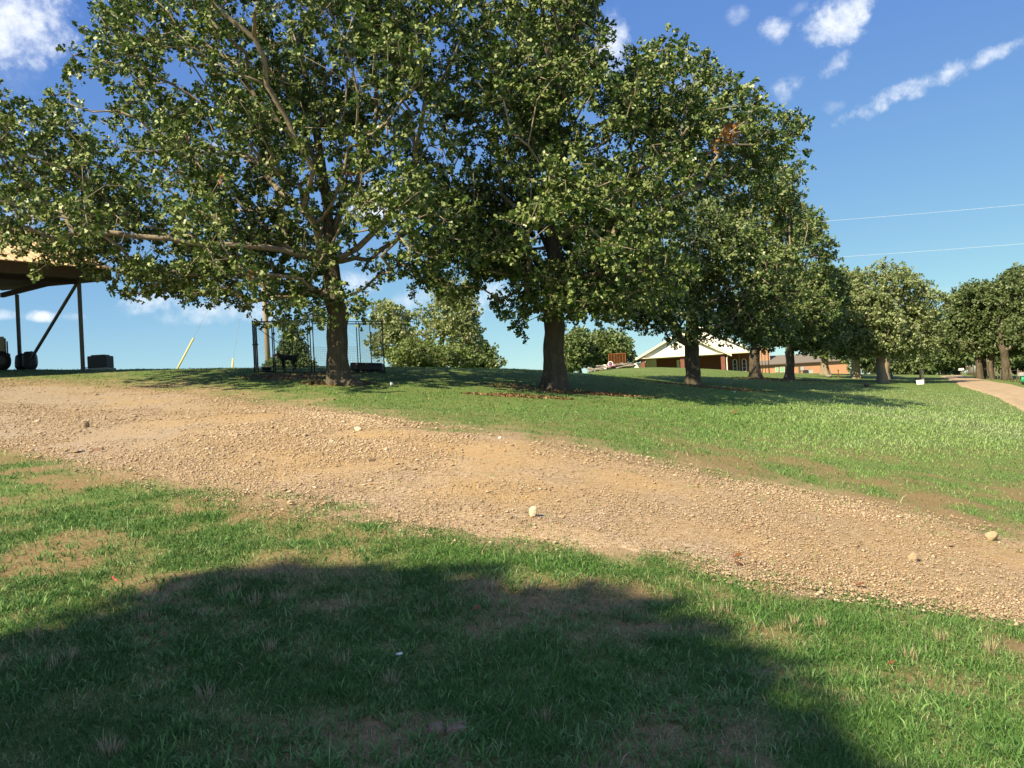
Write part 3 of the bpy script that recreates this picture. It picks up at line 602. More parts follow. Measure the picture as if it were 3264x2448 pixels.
    if twigs:
        a = e; b = tw; nn_ = len(a); s1 = np.cross(b-a, rng.normal(size=(nn_, 3))); s1 /= np.linalg.norm(s1, axis=1)[:, None]+1e-9; s2 = np.cross(b-a, s1); s2 /= np.linalg.norm(s2, axis=1)[:, None]+1e-9
        rr_ = .0055*max(1, Y/30); V = np.stack([a+s1*rr_, a-s1*rr_*.5+s2*rr_*.87, a-s1*rr_*.5-s2*rr_*.87, b], 1).reshape(-1, 3); bi = 4*np.arange(nn_)[:, None]
        arrays("twigs", V, (np.array([0, 1, 3, 1, 2, 3, 2, 0, 3])[None]+bi).ravel(), np.arange(nn_*3)*3, M['twig'], t)
    P = np.repeat(tw, per, 0); A = rng.normal(size=(len(P), 3)); A /= np.linalg.norm(A, axis=1)[:, None]; od = np.repeat(off/(np.linalg.norm(off, axis=1)[:, None]+1e-6), per, 0)
    und = np.repeat(np.where(rng.uniform(0, 1, m) < .30, .15, .85), per); cd = rng.normal(size=(m, 3)); cd /= np.linalg.norm(cd, axis=1)[:, None]
    A = A*.62 + od*.45 + np.repeat(cd, per, 0)*.45 + np.array([.14, .06, -.10]); sz = leaf*rng.uniform(.7, 1.25, len(P)); P = P + rng.normal(size=P.shape)*leaf*(.30+fluff)
    tint = np.clip(np.repeat(ctint, per)+rng.normal(0, .2, len(P)), 0, 1)
    ok = P[:, 2] > gz(P[:, 0], P[:, 1], False)+.15
    br = np.zeros(len(P), bool)
    for bx, by, brad in brown:
        qx, qy, f = to_pix(P); br |= (np.hypot(qx-bx, qy-by) < brad) & (P[:, 1] < Y+1.0)
    leaves("crown", P[ok & ~br], A[ok & ~br], sz[ok & ~br], tmpl, tint[ok & ~br], M[mat], t, under=und[ok & ~br])
    if br.sum() > 8: leaves("dead_leaves", P[br & ok], A[br & ok], sz[br & ok]*1.05, tmpl, tint[br & ok], M['brown_leaf'], t)['label'] = "withered orange brown leaves"
    return t

make_tree("oak_tree", "largest oak, spreading over the carport and the dog kennel, trunk in front of the kennel", 1080, 1222, 26,
    [(650, 230, 400, 300, 7.7), (1000, 100, 400, 330, 7.7), (340, 480, 330, 220, 6.3), (90, 560, 230, 220, 6.3), (130, 730, 220, 95, 4.9, -1), (500, 780, 300, 110, 5.6, -1), (760, 880, 240, 95, 4.9, -1), (1020, 960, 130, 55, 2.2, -2), (560, 890, 110, 45, 2.8, -1),
     (1240, 430, 290, 330, 7), (1290, 760, 170, 150, 4.9), (1330, 140, 210, 240, 6.3), (420, 190, 210, 170, 4.9, 1), (930, 560, 330, 260, 6.3, 1.2), (900, -180, 460, 200, 7.7), (240, 160, 80, 70, 1.2), (100, 820, 160, 45, 3.5, -1.5), (820, 800, 220, 150, 4.2, -2.5), (1360, 720, 150, 170, 4.9, -1), (700, 640, 300, 200, 6.3), (900, 1000, 75, 40, 1, -1.5), (1150, 965, 65, 65, 1, -1.5), (985, 1035, 65, 25, .8, -1.5), (480, 905, 140, 40, 1.6, -1), (390, 905, 50, 45, 1, -1), (1400, 560, 110, 260, 4.9)],
    .62, 3050, 5, 10, .140, chain=[(1072, 1060), (1060, 900), (1048, 760), (1038, 620), (1020, 470), (985, 300), (950, 90)],
    limbs=[[(1042, 820), (900, 796, -1), (760, 782, -1.5), (480, 757, -2), (290, 742, -2.5)], [(1050, 775), (1110, 640, .5), (1160, 520, 1), (1200, 330, 1.2)], [(1062, 850), (1140, 790, -.5), (1240, 690, -.5), (1330, 560, -.5)], [(1050, 760), (930, 640, 1), (820, 520, 1.5), (680, 470, 2), (520, 410, 2)], [(1030, 560), (880, 380, -1), (760, 240, -1.5)], [(1058, 860), (1180, 830, 1), (1300, 740, 2)], [(1066, 960), (960, 890, -1.5), (820, 870, -2.2)]],
    root=-.75, flare=.85, outline=([-900, -300, 0, 130, 215, 225, 330, 350], [330, 300, 295, 320, 265, 90, 40, -1500]), brown=[(1118, 560, 22), (705, 565, 10), (1535, 530, 9), (800, 880, 8)])
make_tree("oak_tree", "second large oak right of the kennel, its trunk dark in shade above brown mulch", 1765, 1240, 28.5,
    [(1450, 850, 110, 90, 3.5, -2.5), (1690, 130, 230, 210, 6.3), (1760, -60, 190, 180, 5.6), (1610, 470, 210, 250, 6.3), (1870, 440, 260, 230, 6.3), (2120, 300, 170, 190, 5.6), (2320, 280, 130, 130, 4.5), (2460, 410, 115, 120, 4.2), (2280, 480, 240, 110, 5.6), (1800, 730, 300, 190, 6.3, -2), (1650, 960, 70, 120, 1.8, -1), (1930, 900, 240, 110, 5.6, -2), (1560, 700, 130, 190, 4.9), (2050, 640, 190, 110, 5.6), (2520, 330, 60, 60, 1.5), (1820, 960, 120, 50, 2.2, -1.8), (2390, 600, 80, 50, 2)],
    .68, 2800, 5, 10, .140, chain=[(1768, 1060), (1764, 900), (1757, 700), (1752, 520), (1748, 380), (1755, 180)],
    limbs=[[(1760, 800), (1890, 660, .5), (2080, 610, 1), (2260, 585, 1), (2400, 530, 1)], [(1756, 660), (1830, 490, -1), (1900, 400, -1.5), (2060, 300, -1)], [(1758, 760), (1640, 660, -1), (1540, 560, -1)], [(1764, 880), (1860, 800, -1.5), (2000, 780, -2)], [(1900, 650, .5), (2100, 500, 0), (2260, 360, 0)], [(2080, 610, 1), (2180, 480, -1), (2300, 450, -1.5)]],
    flare=.75, outline=([1940, 1955, 1985, 2015, 2080, 2170, 2230, 2300, 2340, 2420, 2480, 2500, 2570, 2590], [-1500, 90, 250, 150, 120, 110, 160, 150, 150, 215, 270, 350, 360, 1500]), brown=[(2330, 425, 34), (2268, 472, 24), (1960, 60, 14), (2300, 440, 18)])
make_tree("oak_tree", "dark trunked oak standing in front of the white gable of the brick house", 2205, 1224, 42,
    [(2200, 790, 260, 170, 4), (2080, 900, 200, 140, 4), (2350, 880, 220, 160, 4), (2430, 740, 130, 140, 3.5), (2280, 1020, 290, 70, 3.5), (2040, 990, 110, 65, 2), (1950, 820, 170, 140, 3.5), (2360, 640, 150, 110, 3.5), (2470, 590, 75, 85, 2.5), (2180, 1070, 130, 26, 2), (2380, 1072, 110, 26, 2)], .70, 1500, 6, 8, .17, mat='oak_far', chain=[(2204, 1100), (2200, 960), (2205, 860), (2210, 740)], flare=.7, spread=.40)
make_tree("oak_tree", "oak with dappled trunk at the right corner of the brick house", 2410, 1206, 52,
    [(2540, 700, 90, 90, 3), (2570, 830, 75, 130, 3), (2480, 900, 130, 140, 3.5), (2430, 1010, 140, 75, 3), (2590, 940, 60, 110, 2.8), (2500, 1050, 120, 45, 2.5), (2440, 1085, 60, 24, 1.6)], .60, 820, 6, 8, .19, mat='oak_far', flare=.7, spread=.42)
make_tree("oak_tree", "smaller oak with a dark slim trunk before the orange brick building", 2515, 1209, 58,
    [(2560, 1040, 110, 70, 3), (2620, 930, 60, 90, 2.6), (2500, 1085, 100, 32, 2.4), (2600, 1090, 70, 32, 2.2)], .56, 520, 6, 8, .20, mat='oak_far', flare=.7, spread=.42, tmpl=DIAMOND)
make_tree("oak_tree", "pale broad oak standing alone beside the white box near the dirt road", 2812, 1219, 62,
    [(2800, 920, 100, 85, 3.2), (2870, 960, 95, 80, 3), (2740, 990, 95, 90, 3), (2830, 1040, 130, 70, 3.4), (2720, 1080, 80, 50, 2.6), (2930, 1040, 75, 90, 2.6), (2790, 1100, 130, 40, 3), (2710, 900, 35, 40, 1.4), (2990, 960, 30, 30, 1)], .62, 1150, 6, 7, .20, mat='oak_pale', chain=[(2808, 1140), (2812, 1040), (2800, 900)], limbs=[[(2810, 1060), (2790, 980), (2760, 930)], [(2812, 1050), (2860, 960), (2890, 900)]], flare=.7, spread=.42, trunk_mat='sunlit_bark', tmpl=DIAMOND)
make_tree("oak_tree", "oak with a sunlit pale trunk directly behind the lone broad oak", 2826, 1206, 72, [(2850, 1060, 90, 60, 2.6), (2900, 1100, 70, 45, 2.4)], .62, 240, 6, 7, .27, mat='oak_pale', flare=.3, spread=.55, trunk_mat='sunlit_bark', tmpl=DIAMOND)
make_tree("oak_tree", "middle oak with a sunlit pale cone shaped trunk between brick building and lone oak", 2728, 1207, 74, [(2670, 980, 75, 100, 3), (2700, 1095, 90, 55, 3), (2640, 1070, 70, 70, 3), (2710, 1010, 70, 70, 3), (2690, 910, 50, 50, 2)], .66, 420, 6, 7, .27, mat='oak_far', flare=.9, spread=.55, trunk_mat='sunlit_bark', tmpl=DIAMOND)
make_tree("oak_tree", "far oak shading the end of the orange brick building", 2632, 1197, 86, [(2630, 1060, 75, 65, 3), (2670, 1110, 70, 40, 3)], .7, 260, 6, 7, .30, mat='oak_far', flare=.9, spread=.6, trunk_mat='sunlit_bark', tmpl=DIAMOND)

def grove(specs, mat, label_of, group, **kw):
    for k, (px, py, Y, lobes, tw) in enumerate(specs):
        make_tree("tree", label_of[k], px, py, Y, lobes, tw, kw.get('n', 260), 6, 7, kw.get('leaf', .30), mat=mat, flare=.4, spread=kw.get('spread', .6), tmpl=DIAMOND, group=group, twigs=False)
grove([(3124, 1206, 72, [(3100, 1010, 70, 80, 3), (3060, 1060, 60, 60, 3), (3090, 950, 45, 40, 2)], .5),
       (3139, 1207, 73, [(3150, 970, 65, 70, 3), (3150, 1060, 80, 60, 3)], .45),
       (3163, 1208, 71, [(3200, 1010, 60, 80, 3), (3190, 1090, 70, 40, 3)], .4),
       (3203, 1211, 69, [(3250, 950, 60, 70, 3), (3240, 1050, 80, 70, 3), (3240, 890, 35, 35, 1.6)], .62),
       (3300, 1215, 66, [(3310, 950, 70, 110, 3.2), (3290, 1070, 80, 80, 3)], .6)], 'wood_dark',
      ["leftmost dark tree of the roadside wood with a trunk leaning over the fence", "second dark tree of the roadside wood, its trunk touching the leftmost one", "slender trunked tree between the double trunks and the thick one by the fence", "thickest dark tree of the roadside wood, near the green mailbox post", "tall tree cut by the right edge of the photo above the mailbox"], "trees of the wood right of the road", n=520, leaf=.22, spread=.48)
grove([(3050, 1200, 105, [(3030, 1120, 60, 60, 4), (3070, 1060, 45, 60, 4)], .5), (3010, 1200, 118, [(2990, 1145, 55, 45, 4), (3000, 1090, 30, 40, 3)], .5), (2950, 1198, 122, [(2940, 1150, 50, 45, 4)], .5), (2890, 1196, 126, [(2880, 1150, 55, 40, 4)], .5), (2780, 1196, 132, [(2780, 1155, 70, 35, 5)], .5), (3150, 1200, 112, [(3160, 1120, 80, 55, 5)], .5), (3240, 1204, 118, [(3250, 1110, 80, 70, 5)], .5)], 'wood_dark',
      ["far tree overhanging the end of the dirt road on its right", "far dark tree where the dirt road disappears", "far tree left of the vanishing road, behind the pale stump", "far tree showing between the lone oak and the pale stump", "far dark tree behind the trunks between brick building and lone oak", "far tree behind the fence and the double trunks", "far tree behind the fence posts near the mailbox"], "far trees closing the view", n=230, leaf=.42, spread=.8)
make_tree("leafy_tree", "pale leafy tree beyond the crest, right of the kennel, with bare limb showing", 1400, 1200, 46, [(1430, 1000, 100, 75, 2.6), (1330, 1040, 110, 60, 2.6), (1480, 1085, 55, 55, 2), (1260, 1090, 80, 60, 2), (1450, 940, 60, 50, 1.8), (1230, 1000, 45, 40, 1.4)], .4, 400, 6, 8, .16, mat='oak_pale', spread=.36, tmpl=DIAMOND, limbs=[[(1400, 1120), (1290, 1060, -1), (1235, 1035, -1)]], chain=[(1400, 1120), (1420, 1030), (1430, 960)])
make_tree("shrub", "low bright green shrub on the crest beside the black trough", 1350, 1200, 42, [(1330, 1140, 90, 50, 2), (1420, 1150, 90, 40, 2), (1290, 1165, 50, 25, 1.4)], .12, 260, 7, 8, .15, mat='bush', spread=.35, tmpl=DIAMOND, cat="shrub")
make_tree("leafy_tree", "round green tree past the crest in the gap left of the second oak", 1500, 1200, 55, [(1500, 1130, 70, 50, 2.2), (1545, 1165, 40, 24, 1.6)], .25, 170, 7, 8, .20, mat='oak_far', spread=.45, tmpl=DIAMOND)
make_tree("leafy_tree", "dense tree right behind the trunk of the second oak", 1850, 1185, 84, [(1850, 1110, 75, 55, 3.2), (1810, 1150, 40, 35, 3)], .4, 300, 7, 8, .27, mat='oak_far', spread=.6, tmpl=DIAMOND)
make_tree("leafy_tree", "tree behind the rusty frame and the woodpile, left of the brick house", 1960, 1182, 86, [(1935, 1115, 75, 50, 3.2), (1985, 1148, 28, 32, 2.2)], .4, 300, 7, 8, .27, mat='oak_far', spread=.6, tmpl=DIAMOND)
make_tree("cedar_tree", "pointed dark cedar standing behind the dog kennel fence", 935, 1195, 42, [(930, 1050, 14, 26, .3), (930, 1085, 30, 26, .6), (935, 1120, 44, 26, .8), (945, 1155, 62, 28, 1.0), (985, 1172, 60, 22, 1.0), (880, 1170, 28, 22, .8)], .2, 420, 7, 8, .10, mat='cedar', spread=.22, tmpl=DIAMOND, chain=[(935, 1150), (931, 1090), (930, 1030)], twigs=False)
def make_added_shade_tree():  # unseen tree added behind the viewer, crown cut to the foreground shadow's outline
    edge = [(-500, 2120), (60, 2060), (330, 1985), (480, 1900), (640, 1835), (960, 1812), (1380, 1850), (1700, 1905), (2010, 1925), (2230, 2000), (2390, 2170), (2560, 2320), (2700, 2440)]
    poly = [tuple(gnd(*e_)[:2]) for e_ in edge] + [(1.75, 2.4), (1.2, .4), (-1, -1), (-5, 0), (-6.5, 2.6)]
    P = np.array(poly); n = 32000; q = np.stack([rng.uniform(-7.6, 2.6, n), rng.uniform(-1, 8, n)], -1); ins = np.zeros(n, bool); j = len(P)-1
    for i in range(len(P)):
        c = ((P[i, 1] > q[:, 1]) != (P[j, 1] > q[:, 1])) & (q[:, 0] < (P[j, 0]-P[i, 0])*(q[:, 1]-P[i, 1])/(P[j, 1]-P[i, 1]+1e-12)+P[i, 0]); ins ^= c; j = i
    q = q[ins]; q = q + rng.normal(size=q.shape)*.15*(rng.uniform(0, 1, len(q))[:, None] < .6); g = gz(q[:, 0], q[:, 1]); c0 = q.mean(0); rho = np.clip(np.hypot((q[:, 0]-c0[0])/5, (q[:, 1]-c0[1])/4.2), 0, 1); h = 12.0 + 3.0*rng.uniform(-1, 1, len(q))*np.sqrt(1-rho**2*.9)
    X = q - SHAD[None]*h[:, None]; pts = np.stack([X[:, 0], X[:, 1], g+h], -1); b = np.array([pts[:, 0].mean(), pts[:, 1].mean()]); bz = float(gz(b[0], b[1])); base = np.array([b[0], b[1], bz])
    t = thing("oak_tree", base, "unseen oak added left behind the viewer, crown shaped to shade the foreground grass", "tree")
    tb = MB(); tb.tube([base-np.array([0, 0, .2]), base+np.array([0, 0, 1]), base+np.array([.2, .1, 6]), base+np.array([.1, .2, 12.5])], [.6, .42, .36, .15], 12).build("trunk", M['bark'], t, smooth=True)
    br = MB()
    for k in range(26): e = pts[rng.integers(len(pts))]; s = base+np.array([.15, .1, rng.uniform(6, 11)]); br.tube([s, (s+e)/2+np.array([0, 0, .4]), e], [.13, .08, .03], 6)
    br.build("branches", M['limb'], t, smooth=True)
    leaves("crown", pts, rng.normal(size=pts.shape), rng.uniform(.22, .36, len(pts)), DIAMOND, rng.uniform(0, 1, len(pts)), M['oak'], t)
make_added_shade_tree()

# ------------------------------------------------------------------ carport and what stands under it
def carport():
    C = at(265, 30, 1177); u = np.array([-.60, -.80, 0]); v = np.array([-.80, .60, 0]); z = np.array([0, 0, 1.0])
    def top(px, py, Y): return pix(px, py, Y)[2]
    z1 = top(262, 893, 30); t = thing("carport", C, "open carport with tan metal roof and dark brown fascia at the left edge", "carport")
    P = lambda a, b, h: np.array([C[0], C[1], h+.075*b])+u*a+v*b
    def post(p, name="post", h=None): b = p.copy(); b[2] = float(gz(p[0], p[1]))-.1; MB().tube([b, np.array([p[0], p[1], z1+.05])], [.075, .075], 4).build(name, M['post'], t)
    post(P(0, 0, 0)); post(P(0, 5.0, 0)); post(P(7.2, 0, 0)); post(P(7.2, 5.0, 0))
    q = P(0, 4.5, 0); q[2] = float(gz(q[0], q[1]))+.1; q2 = P(0, .15, z1-.1); MB().tube([q, q2], [.06, .06], 4).build("brace", M['post'], t)
    L0, L1, B0, B1, ov = -.9, 8.6, -.55, 6.7, .0; ze = z1+.42; zr = ze+1.75; mid = (B0+B1)/2+1.2
    for nm, b0, b1, h0, h1 in (("roof", B0-.12, mid, ze, zr), ("roof", B1+1.9, mid, ze, zr)):
        m = MB(); n = 34
        for i in range(n):                       # corrugated sheet: one raised rib after another
            a0 = L0-.1+(L1-L0+.2)*i/n; w = (L1-L0+.2)/n
            m.prism([P(a0, b0, h0), P(a0+w*.72, b0, h0), P(a0+w*.72, b1, h1), P(a0, b1, h1)], (0, 0, .025)); m.prism([P(a0+w*.72, b0, h0), P(a0+w, b0, h0), P(a0+w, b1, h1), P(a0+w*.72, b1, h1)], (0, 0, .055))
        m.build(nm, M['tanmetal'], t)
    MB().box(P((L0+L1)/2, B0, ze-.19), (L1-L0, .06, .40), u, v).build("fascia", M['brownmetal'], t)
    MB().prism([P(L0, B0+.04, z1+.03), P(L0, B1+1.8, z1+.03), P(L0, B1+1.8, ze-.03), P(L0, mid, zr-.04), P(L0, B0+.04, ze-.03)], u*.05).build("gable_panel", M['brownmetal'], t)
    MB().prism([P(L1, B0+.04, z1+.03), P(L1, B1+1.8, z1+.03), P(L1, B1+1.8, ze-.03), P(L1, mid, zr-.04), P(L1, B0+.04, ze-.03)], u*-.05).build("gable_panel", M['brownmetal'], t)
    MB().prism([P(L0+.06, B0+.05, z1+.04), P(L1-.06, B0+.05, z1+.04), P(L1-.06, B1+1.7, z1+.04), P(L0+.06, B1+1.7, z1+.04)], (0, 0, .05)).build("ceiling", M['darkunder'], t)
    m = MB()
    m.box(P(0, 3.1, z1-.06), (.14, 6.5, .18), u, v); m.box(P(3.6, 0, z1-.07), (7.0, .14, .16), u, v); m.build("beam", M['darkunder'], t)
carport()
def bag(px, Y, w, h, label, seed, mat):
    b = at(px, Y, 1178); m = MB(); m.blob((b[0], b[1], b[2]+h*.47), (w/2, w*.42, h*.56), seed, 3, .12)
    vs = []
    for x, y, z in m.v:                      # slumped plastic: flat foot, gathered top
        k = (z-b[2])/h; r = 1.06 if k < .9 else max(.6, 1.06-(k-.9)*2.2); w_ = 1+.05*math.sin(9*math.atan2(y-b[1], x-b[0])+5*k); ux, uy, uz = (x-b[0])/(w/2), (y-b[1])/(w*.42), (z-b[2]-h*.5)/(h*.5); sq = lambda q_: math.copysign(min(abs(q_), 1.1)**.62, q_); lump = 1+.10*math.sin(5*ux+seed)*math.cos(4*uz); vs.append((b[0]+sq(ux)*w/2*r*w_*.95, b[1]+sq(uy)*w*.42*r*w_, max(b[2]+h*.5+sq(uz)*h*.5*lump*(1+.08*math.sin(7*ux+seed)), b[2]-.02)))
    m.v = vs; tag(m.build("garbage_bag", mat, None, b, smooth=True), label, "garbage bag", "full bags under the carport")
bag(72, 33.0, .46, .66, "black plastic bag against the left carport post", 3, M['blackplastic']); bag(97, 32.6, .48, .70, "grey black plastic bag crossed by the carport brace", 5, M['greyplastic'])
def ac_box():
    b = at(322, 32.5, 1178); s = 32.5/F; w, h = 60*s, 42*s; t = thing("air_conditioner", b, "black boxy air conditioner on a slab right of the carport post", "air conditioner")
    MB().box(b+np.array([0, 0, .02]), (w*1.15, w*.95, .08)).build("slab", M['concrete'], t); MB().box(b+np.array([0, 0, .06+h*.46]), (w, w*.85, h*.92)).build("housing", M['blackmetal'], t, bevel=.015)
    MB().box(b+np.array([0, 0, .06+h*.96]), (w*.72, w*.62, h*.09)).build("fan_cover", M['blackplastic'], t, bevel=.01)
    g = MB()
    for k in range(9): g.box(b+np.array([0, -w*.43, .12+h*.09*k]), (w*.86, .012, .016))
    g.build("grille", M['blackplastic'], t)
    p = at(278, 30.3, 1178); MB().tube([b+np.array([-w/2, 0, .12]), b+np.array([-w*.8, -.3, .10]), p+np.array([.1, 0, .05])], [.014]*3, 6).build("hose", M['blackplastic'], t)
ac_box()
def utv():
    Y = 31.0; b = at(2, Y, 1178); x0 = pix(36, 1150, Y)[0]; t = thing("utility_vehicle", b, "khaki utility vehicle with black tyres parked under the carport, cut by the left edge", "vehicle")
    g = b[2]; r = .34; U, V_ = np.array([.857, .515, 0]), np.array([-.515, .857, 0]); q = lambda a, d, h: np.array([x0, Y, g+h])+U*a+V_*d
    def bx(xa, xb, y0, y1, z0, z1, name, mat, bv=.03): MB().box(q((xa+xb)/2, (y0+y1)/2, (z0+z1)/2), (abs(xb-xa), abs(y1-y0), z1-z0), U, V_).build(name, mat, t, bevel=bv)
    bx(-2.6, -.14, -.05, 1.25, .62, 1.22, "cargo_box", M['khaki'], .06); bx(-.13, -.08, .0, 1.2, .62, 1.05, "tailgate", M['brownmetal'], .01)
    bx(-2.7, -.02, -.1, 1.3, .46, .60, "fender", M['blackplastic'], .03)
    for xx in (-.34, -2.2):
        for yy in (-.02, 1.15):
            w = MB().ring(q(xx, yy, r), V_, r-.10, .105, 22, 8).build("wheel", M['rubber'], t, smooth=True); MB().disc(q(xx, yy, r), V_, r-.17, .12).build("rim", M['blackmetal'], w)
    MB().ring(q(-.02, .2, .02), V_, .13, .012, 14, 6, .5, 0).build("tow_loop", M['blackmetal'], t)
    bx(-3.6, -2.7, 0, 1.2, .5, .85, "hood", M['khaki'], .06)
    for yy in (.05, 1.15): MB().tube([q(-2.75, yy, .6), q(-2.7, yy, 1.75), q(-1.6, yy, 1.8), q(-1.5, yy, .7)], [.03]*4, 8).build("roll_bar", M['blackmetal'], t)
utv()

# ------------------------------------------------------------------ utility pole, its guys, overhead lines
def pole():
    a, b = pix(857, 1190, 45), pix(826, 640, 45); a[2] = min(a[2], float(gz(a[0], a[1]))-.3); t = thing("utility_pole", np.array([a[0], a[1], float(gz(a[0], a[1]))]), "bare wooden utility pole rising behind the dog kennel gate", "utility pole")
    MB().tube([a, (a+b)/2, b], [.15, .125, .10], 14).build("pole", M['poleswood'], t, smooth=True); c = b+np.array([0, -.15, -.5]); MB().box(c, (2.4, .1, .12)).build("crossarm", M['poleswood'], t)
    for k in (-1, -.35, .35, 1): MB().tube([c+np.array([k*1.08, 0, .05]), c+np.array([k*1.08, 0, .2])], [.05, .03], 8).build("insulator", M['greymetal'], t)
    for (x0, y0, x1, y1, lab) in ((560, 1186, 617, 1078, "long slanting yellow guard on the guy wire left of the pole"), (740, 1186, 743, 1143, "short upright yellow guard on the guy wire beside the kennel")):
        p, q = pix(x0, y0, 45), pix(x1, y1, 45); g = thing("guy_wire", p, lab, "guy wire"); MB().tube([p-(q-p)*.25, q], [.048, .048], 10).build("guard", M['yellow'], g, smooth=True); MB().tube([q, b+np.array([0, .02, -.3])], [.007, .007], 5).build("cable", M['cable'], g)
pole()
def power_line(pts, label):
    (xa, ya, Ya), (xb, yb, Yb) = pts; n = 40; a, b = pix(xa, ya, Ya), pix(xb, yb, Yb); P = [a+(b-a)*k/n - np.array([0, 0, .35*4*(k/n)*(1-k/n)]) for k in range(n+1)]
    tag(MB().tube(P, [.0055]*len(P), 6).build("power_line", M['palecable'], None, a), label, "power line", "overhead lines at the right")
power_line([(1500, 772, 64), (3900, 592, 42)], "upper pale overhead line crossing the blue sky at the right")
power_line([(1500, 876, 64), (3900, 724, 42)], "lower pale overhead line just above the lone oak")

# ------------------------------------------------------------------ dog kennel
def kennel():
    A, B, Cc, D = at(812, 29.6), at(1226, 29.6), at(1150, 33.6), at(822, 33.6); Hh = 1.86; t = thing("dog_kennel", A, "black chain link dog kennel with a gate standing behind the largest oak", "dog kennel"); up = np.array([0, 0, 1.0])
    wires = []
    def panel(p, q, name="mesh_panel", par=None, h0=.06, h1=Hh-.06, step=.10):
        d = q-p; Ln = np.linalg.norm(d[:2]); m = MB(); hh = h1-h0; k = -hh
        while k < Ln:
            for s in (1, -1):
                a0, z0, a1, z1 = k, h0, k+hh, h1
                if a0 < 0: z0 += -a0; a0 = 0
                if a1 > Ln: z1 -= a1-Ln; a1 = Ln
                if a1-a0 > .03:
                    if s < 0: z0, z1 = h1-(z0-h0), h1-(z1-h0)
                    P0, P1 = p+d*(a0/Ln)+up*z0, p+d*(a1/Ln)+up*z1; m.tube([P0, P1], [.0016, .0016], 3, caps=False)
            k += step
        m.build(name, M['wire'], par or t)
    def post(p, r=.020, h=Hh, par=None, name="post", z0=-.05): MB().tube([p+up*z0, p+up*h], [r, r], 8).build(name, M['blackmetal'], par or t, smooth=True)
    def rail(p, q, h, r=.017, par=None): MB().tube([p+up*h, q+up*h], [r, r], 8).build("rail", M['blackmetal'], par or t, smooth=True)
    L = lambda p, q, f: p*(1-f)+q*f
    fr = [0, .035, .155, .16, .245, .305, .435, .45, .475, .82, 1.0]
    FP = [L(A, B, f) for f in (0, .16, .44, .462, 1.0)]
    for p in FP: post(p)
    for f in (.235, .30, .80): post(L(A, B, f), .018)
    rail(A, L(A, B, .44), Hh-.02); rail(L(A, B, .462), B, Hh-.10); rail(A, L(A, B, .16), .05, .016); rail(L(A, B, .16), L(A, B, .44), .05, .016); rail(L(A, B, .462), B, .05, .016)
    panel(L(A, B, .16), L(A, B, .44)); panel(L(A, B, .462), B, h1=Hh-.12)
    for p, q in ((B, Cc), (Cc, D), (D, A)):
        for f in (0, .5): post(L(p, q, f), .017)
        rail(p, q, Hh-.02); rail(p, q, .05, .016); panel(p, q, step=.11)
    MB().tube([L(Cc, D, .62)+up*.5, L(Cc, D, .98)+up*1.6], [.014, .014], 6).build("brace", M['blackmetal'], t)
    m = MB(); p, q = L(Cc, D, .02), L(Cc, D, .5)
    for k in range(9): m.tube([p+up*(.1+.09*k), q+up*(.1+.09*k)], [.003]*2, 3)
    for k in range(26): e = L(p, q, k/25); m.tube([e+up*.08, e+up*.85], [.003]*2, 3)
    m.build("wire_sheet", M['wire'], t, label="lower wire sheet across the back right")
    g0, g1 = L(A, B, .03), L(A, B, .150); off = np.array([0, -.03, 0]); g0, g1 = g0+off, g1+off
    g = MB()
    for e in (g0, g1): g.tube([e+up*.08, e+up*1.72], [.021]*2, 8)
    for h in (.08, 1.72): g.tube([g0+up*h, g1+up*h], [.021]*2, 8)
    gate = g.build("gate", M['blackmetal'], t, smooth=True); panel(g0, g1, "gate_mesh", gate, .1, 1.70)
    lt = MB(); lt.box(g0+up*1.02+np.array([-.06, 0, 0]), (.2, .05, .05)); lt.build("latch", M['blackmetal'], gate)
    for h in (.35, 1.4): MB().box(g1+up*h+np.array([.05, 0, 0]), (.11, .06, .07)).build("hinge", M['blackmetal'], gate)
    return A, B, Cc, D
KA, KB, KC, KD = kennel()
def trough():
    a, b = at(1120, 30.7), at(1222, 30.7); h = .31; m = MB(); d = (b-a)/np.linalg.norm(b-a); c = (a+b)/2; Lx = np.linalg.norm(b-a); n = np.cross(d, (0, 0, 1))
    prof = [(-.22, 0), (-.25, .07), (-.25, .22), (-.20, .30), (-.1, h), (.1, h), (.20, .30), (.25, .22), (.25, .07), (.22, 0)]
    for k, s in ((0, .86), (.05, 1), (.95, 1), (1, .86)): pass
    rings = [(0, .78), (.03, .95), (.07, 1), (.31, 1), (.32, .97), (.34, 1), (.64, 1), (.65, .97), (.67, 1), (.93, 1), (.97, .95), (1, .78)]; vs = []
    for k, s in rings:
        for y, z in prof: vs.append(a+d*Lx*k+n*y*s+np.array([0, 0, .0+h/2+(z-h/2)*s]))
    q = len(prof); m.add(vs, [(i*q+j, i*q+(j+1) % q, (i+1)*q+(j+1) % q, (i+1)*q+j) for i in range(len(rings)-1) for j in range(q)]+[tuple(range(q)), tuple((len(rings)-1)*q+j for j in range(q))])
    tag(m.build("plastic_trough", M['blackplastic'], None, c, smooth=False), "long black plastic trough lying upside down at the kennel corner", "trough")
trough()
def bowl():
    p = at(850, 30.6); m = MB(); m.tube([p+np.array([0, 0, .0]), p+np.array([0, 0, .10]), p+np.array([0, 0, .13]), p+np.array([0, 0, .12]), p+np.array([0, 0, .04])], [.13, .17, .175, .155, .11], 18); tag(m.build("feed_bowl", M['rubber'], None, p, smooth=True), "black rubber feed bowl inside the kennel gate", "bowl")
bowl()
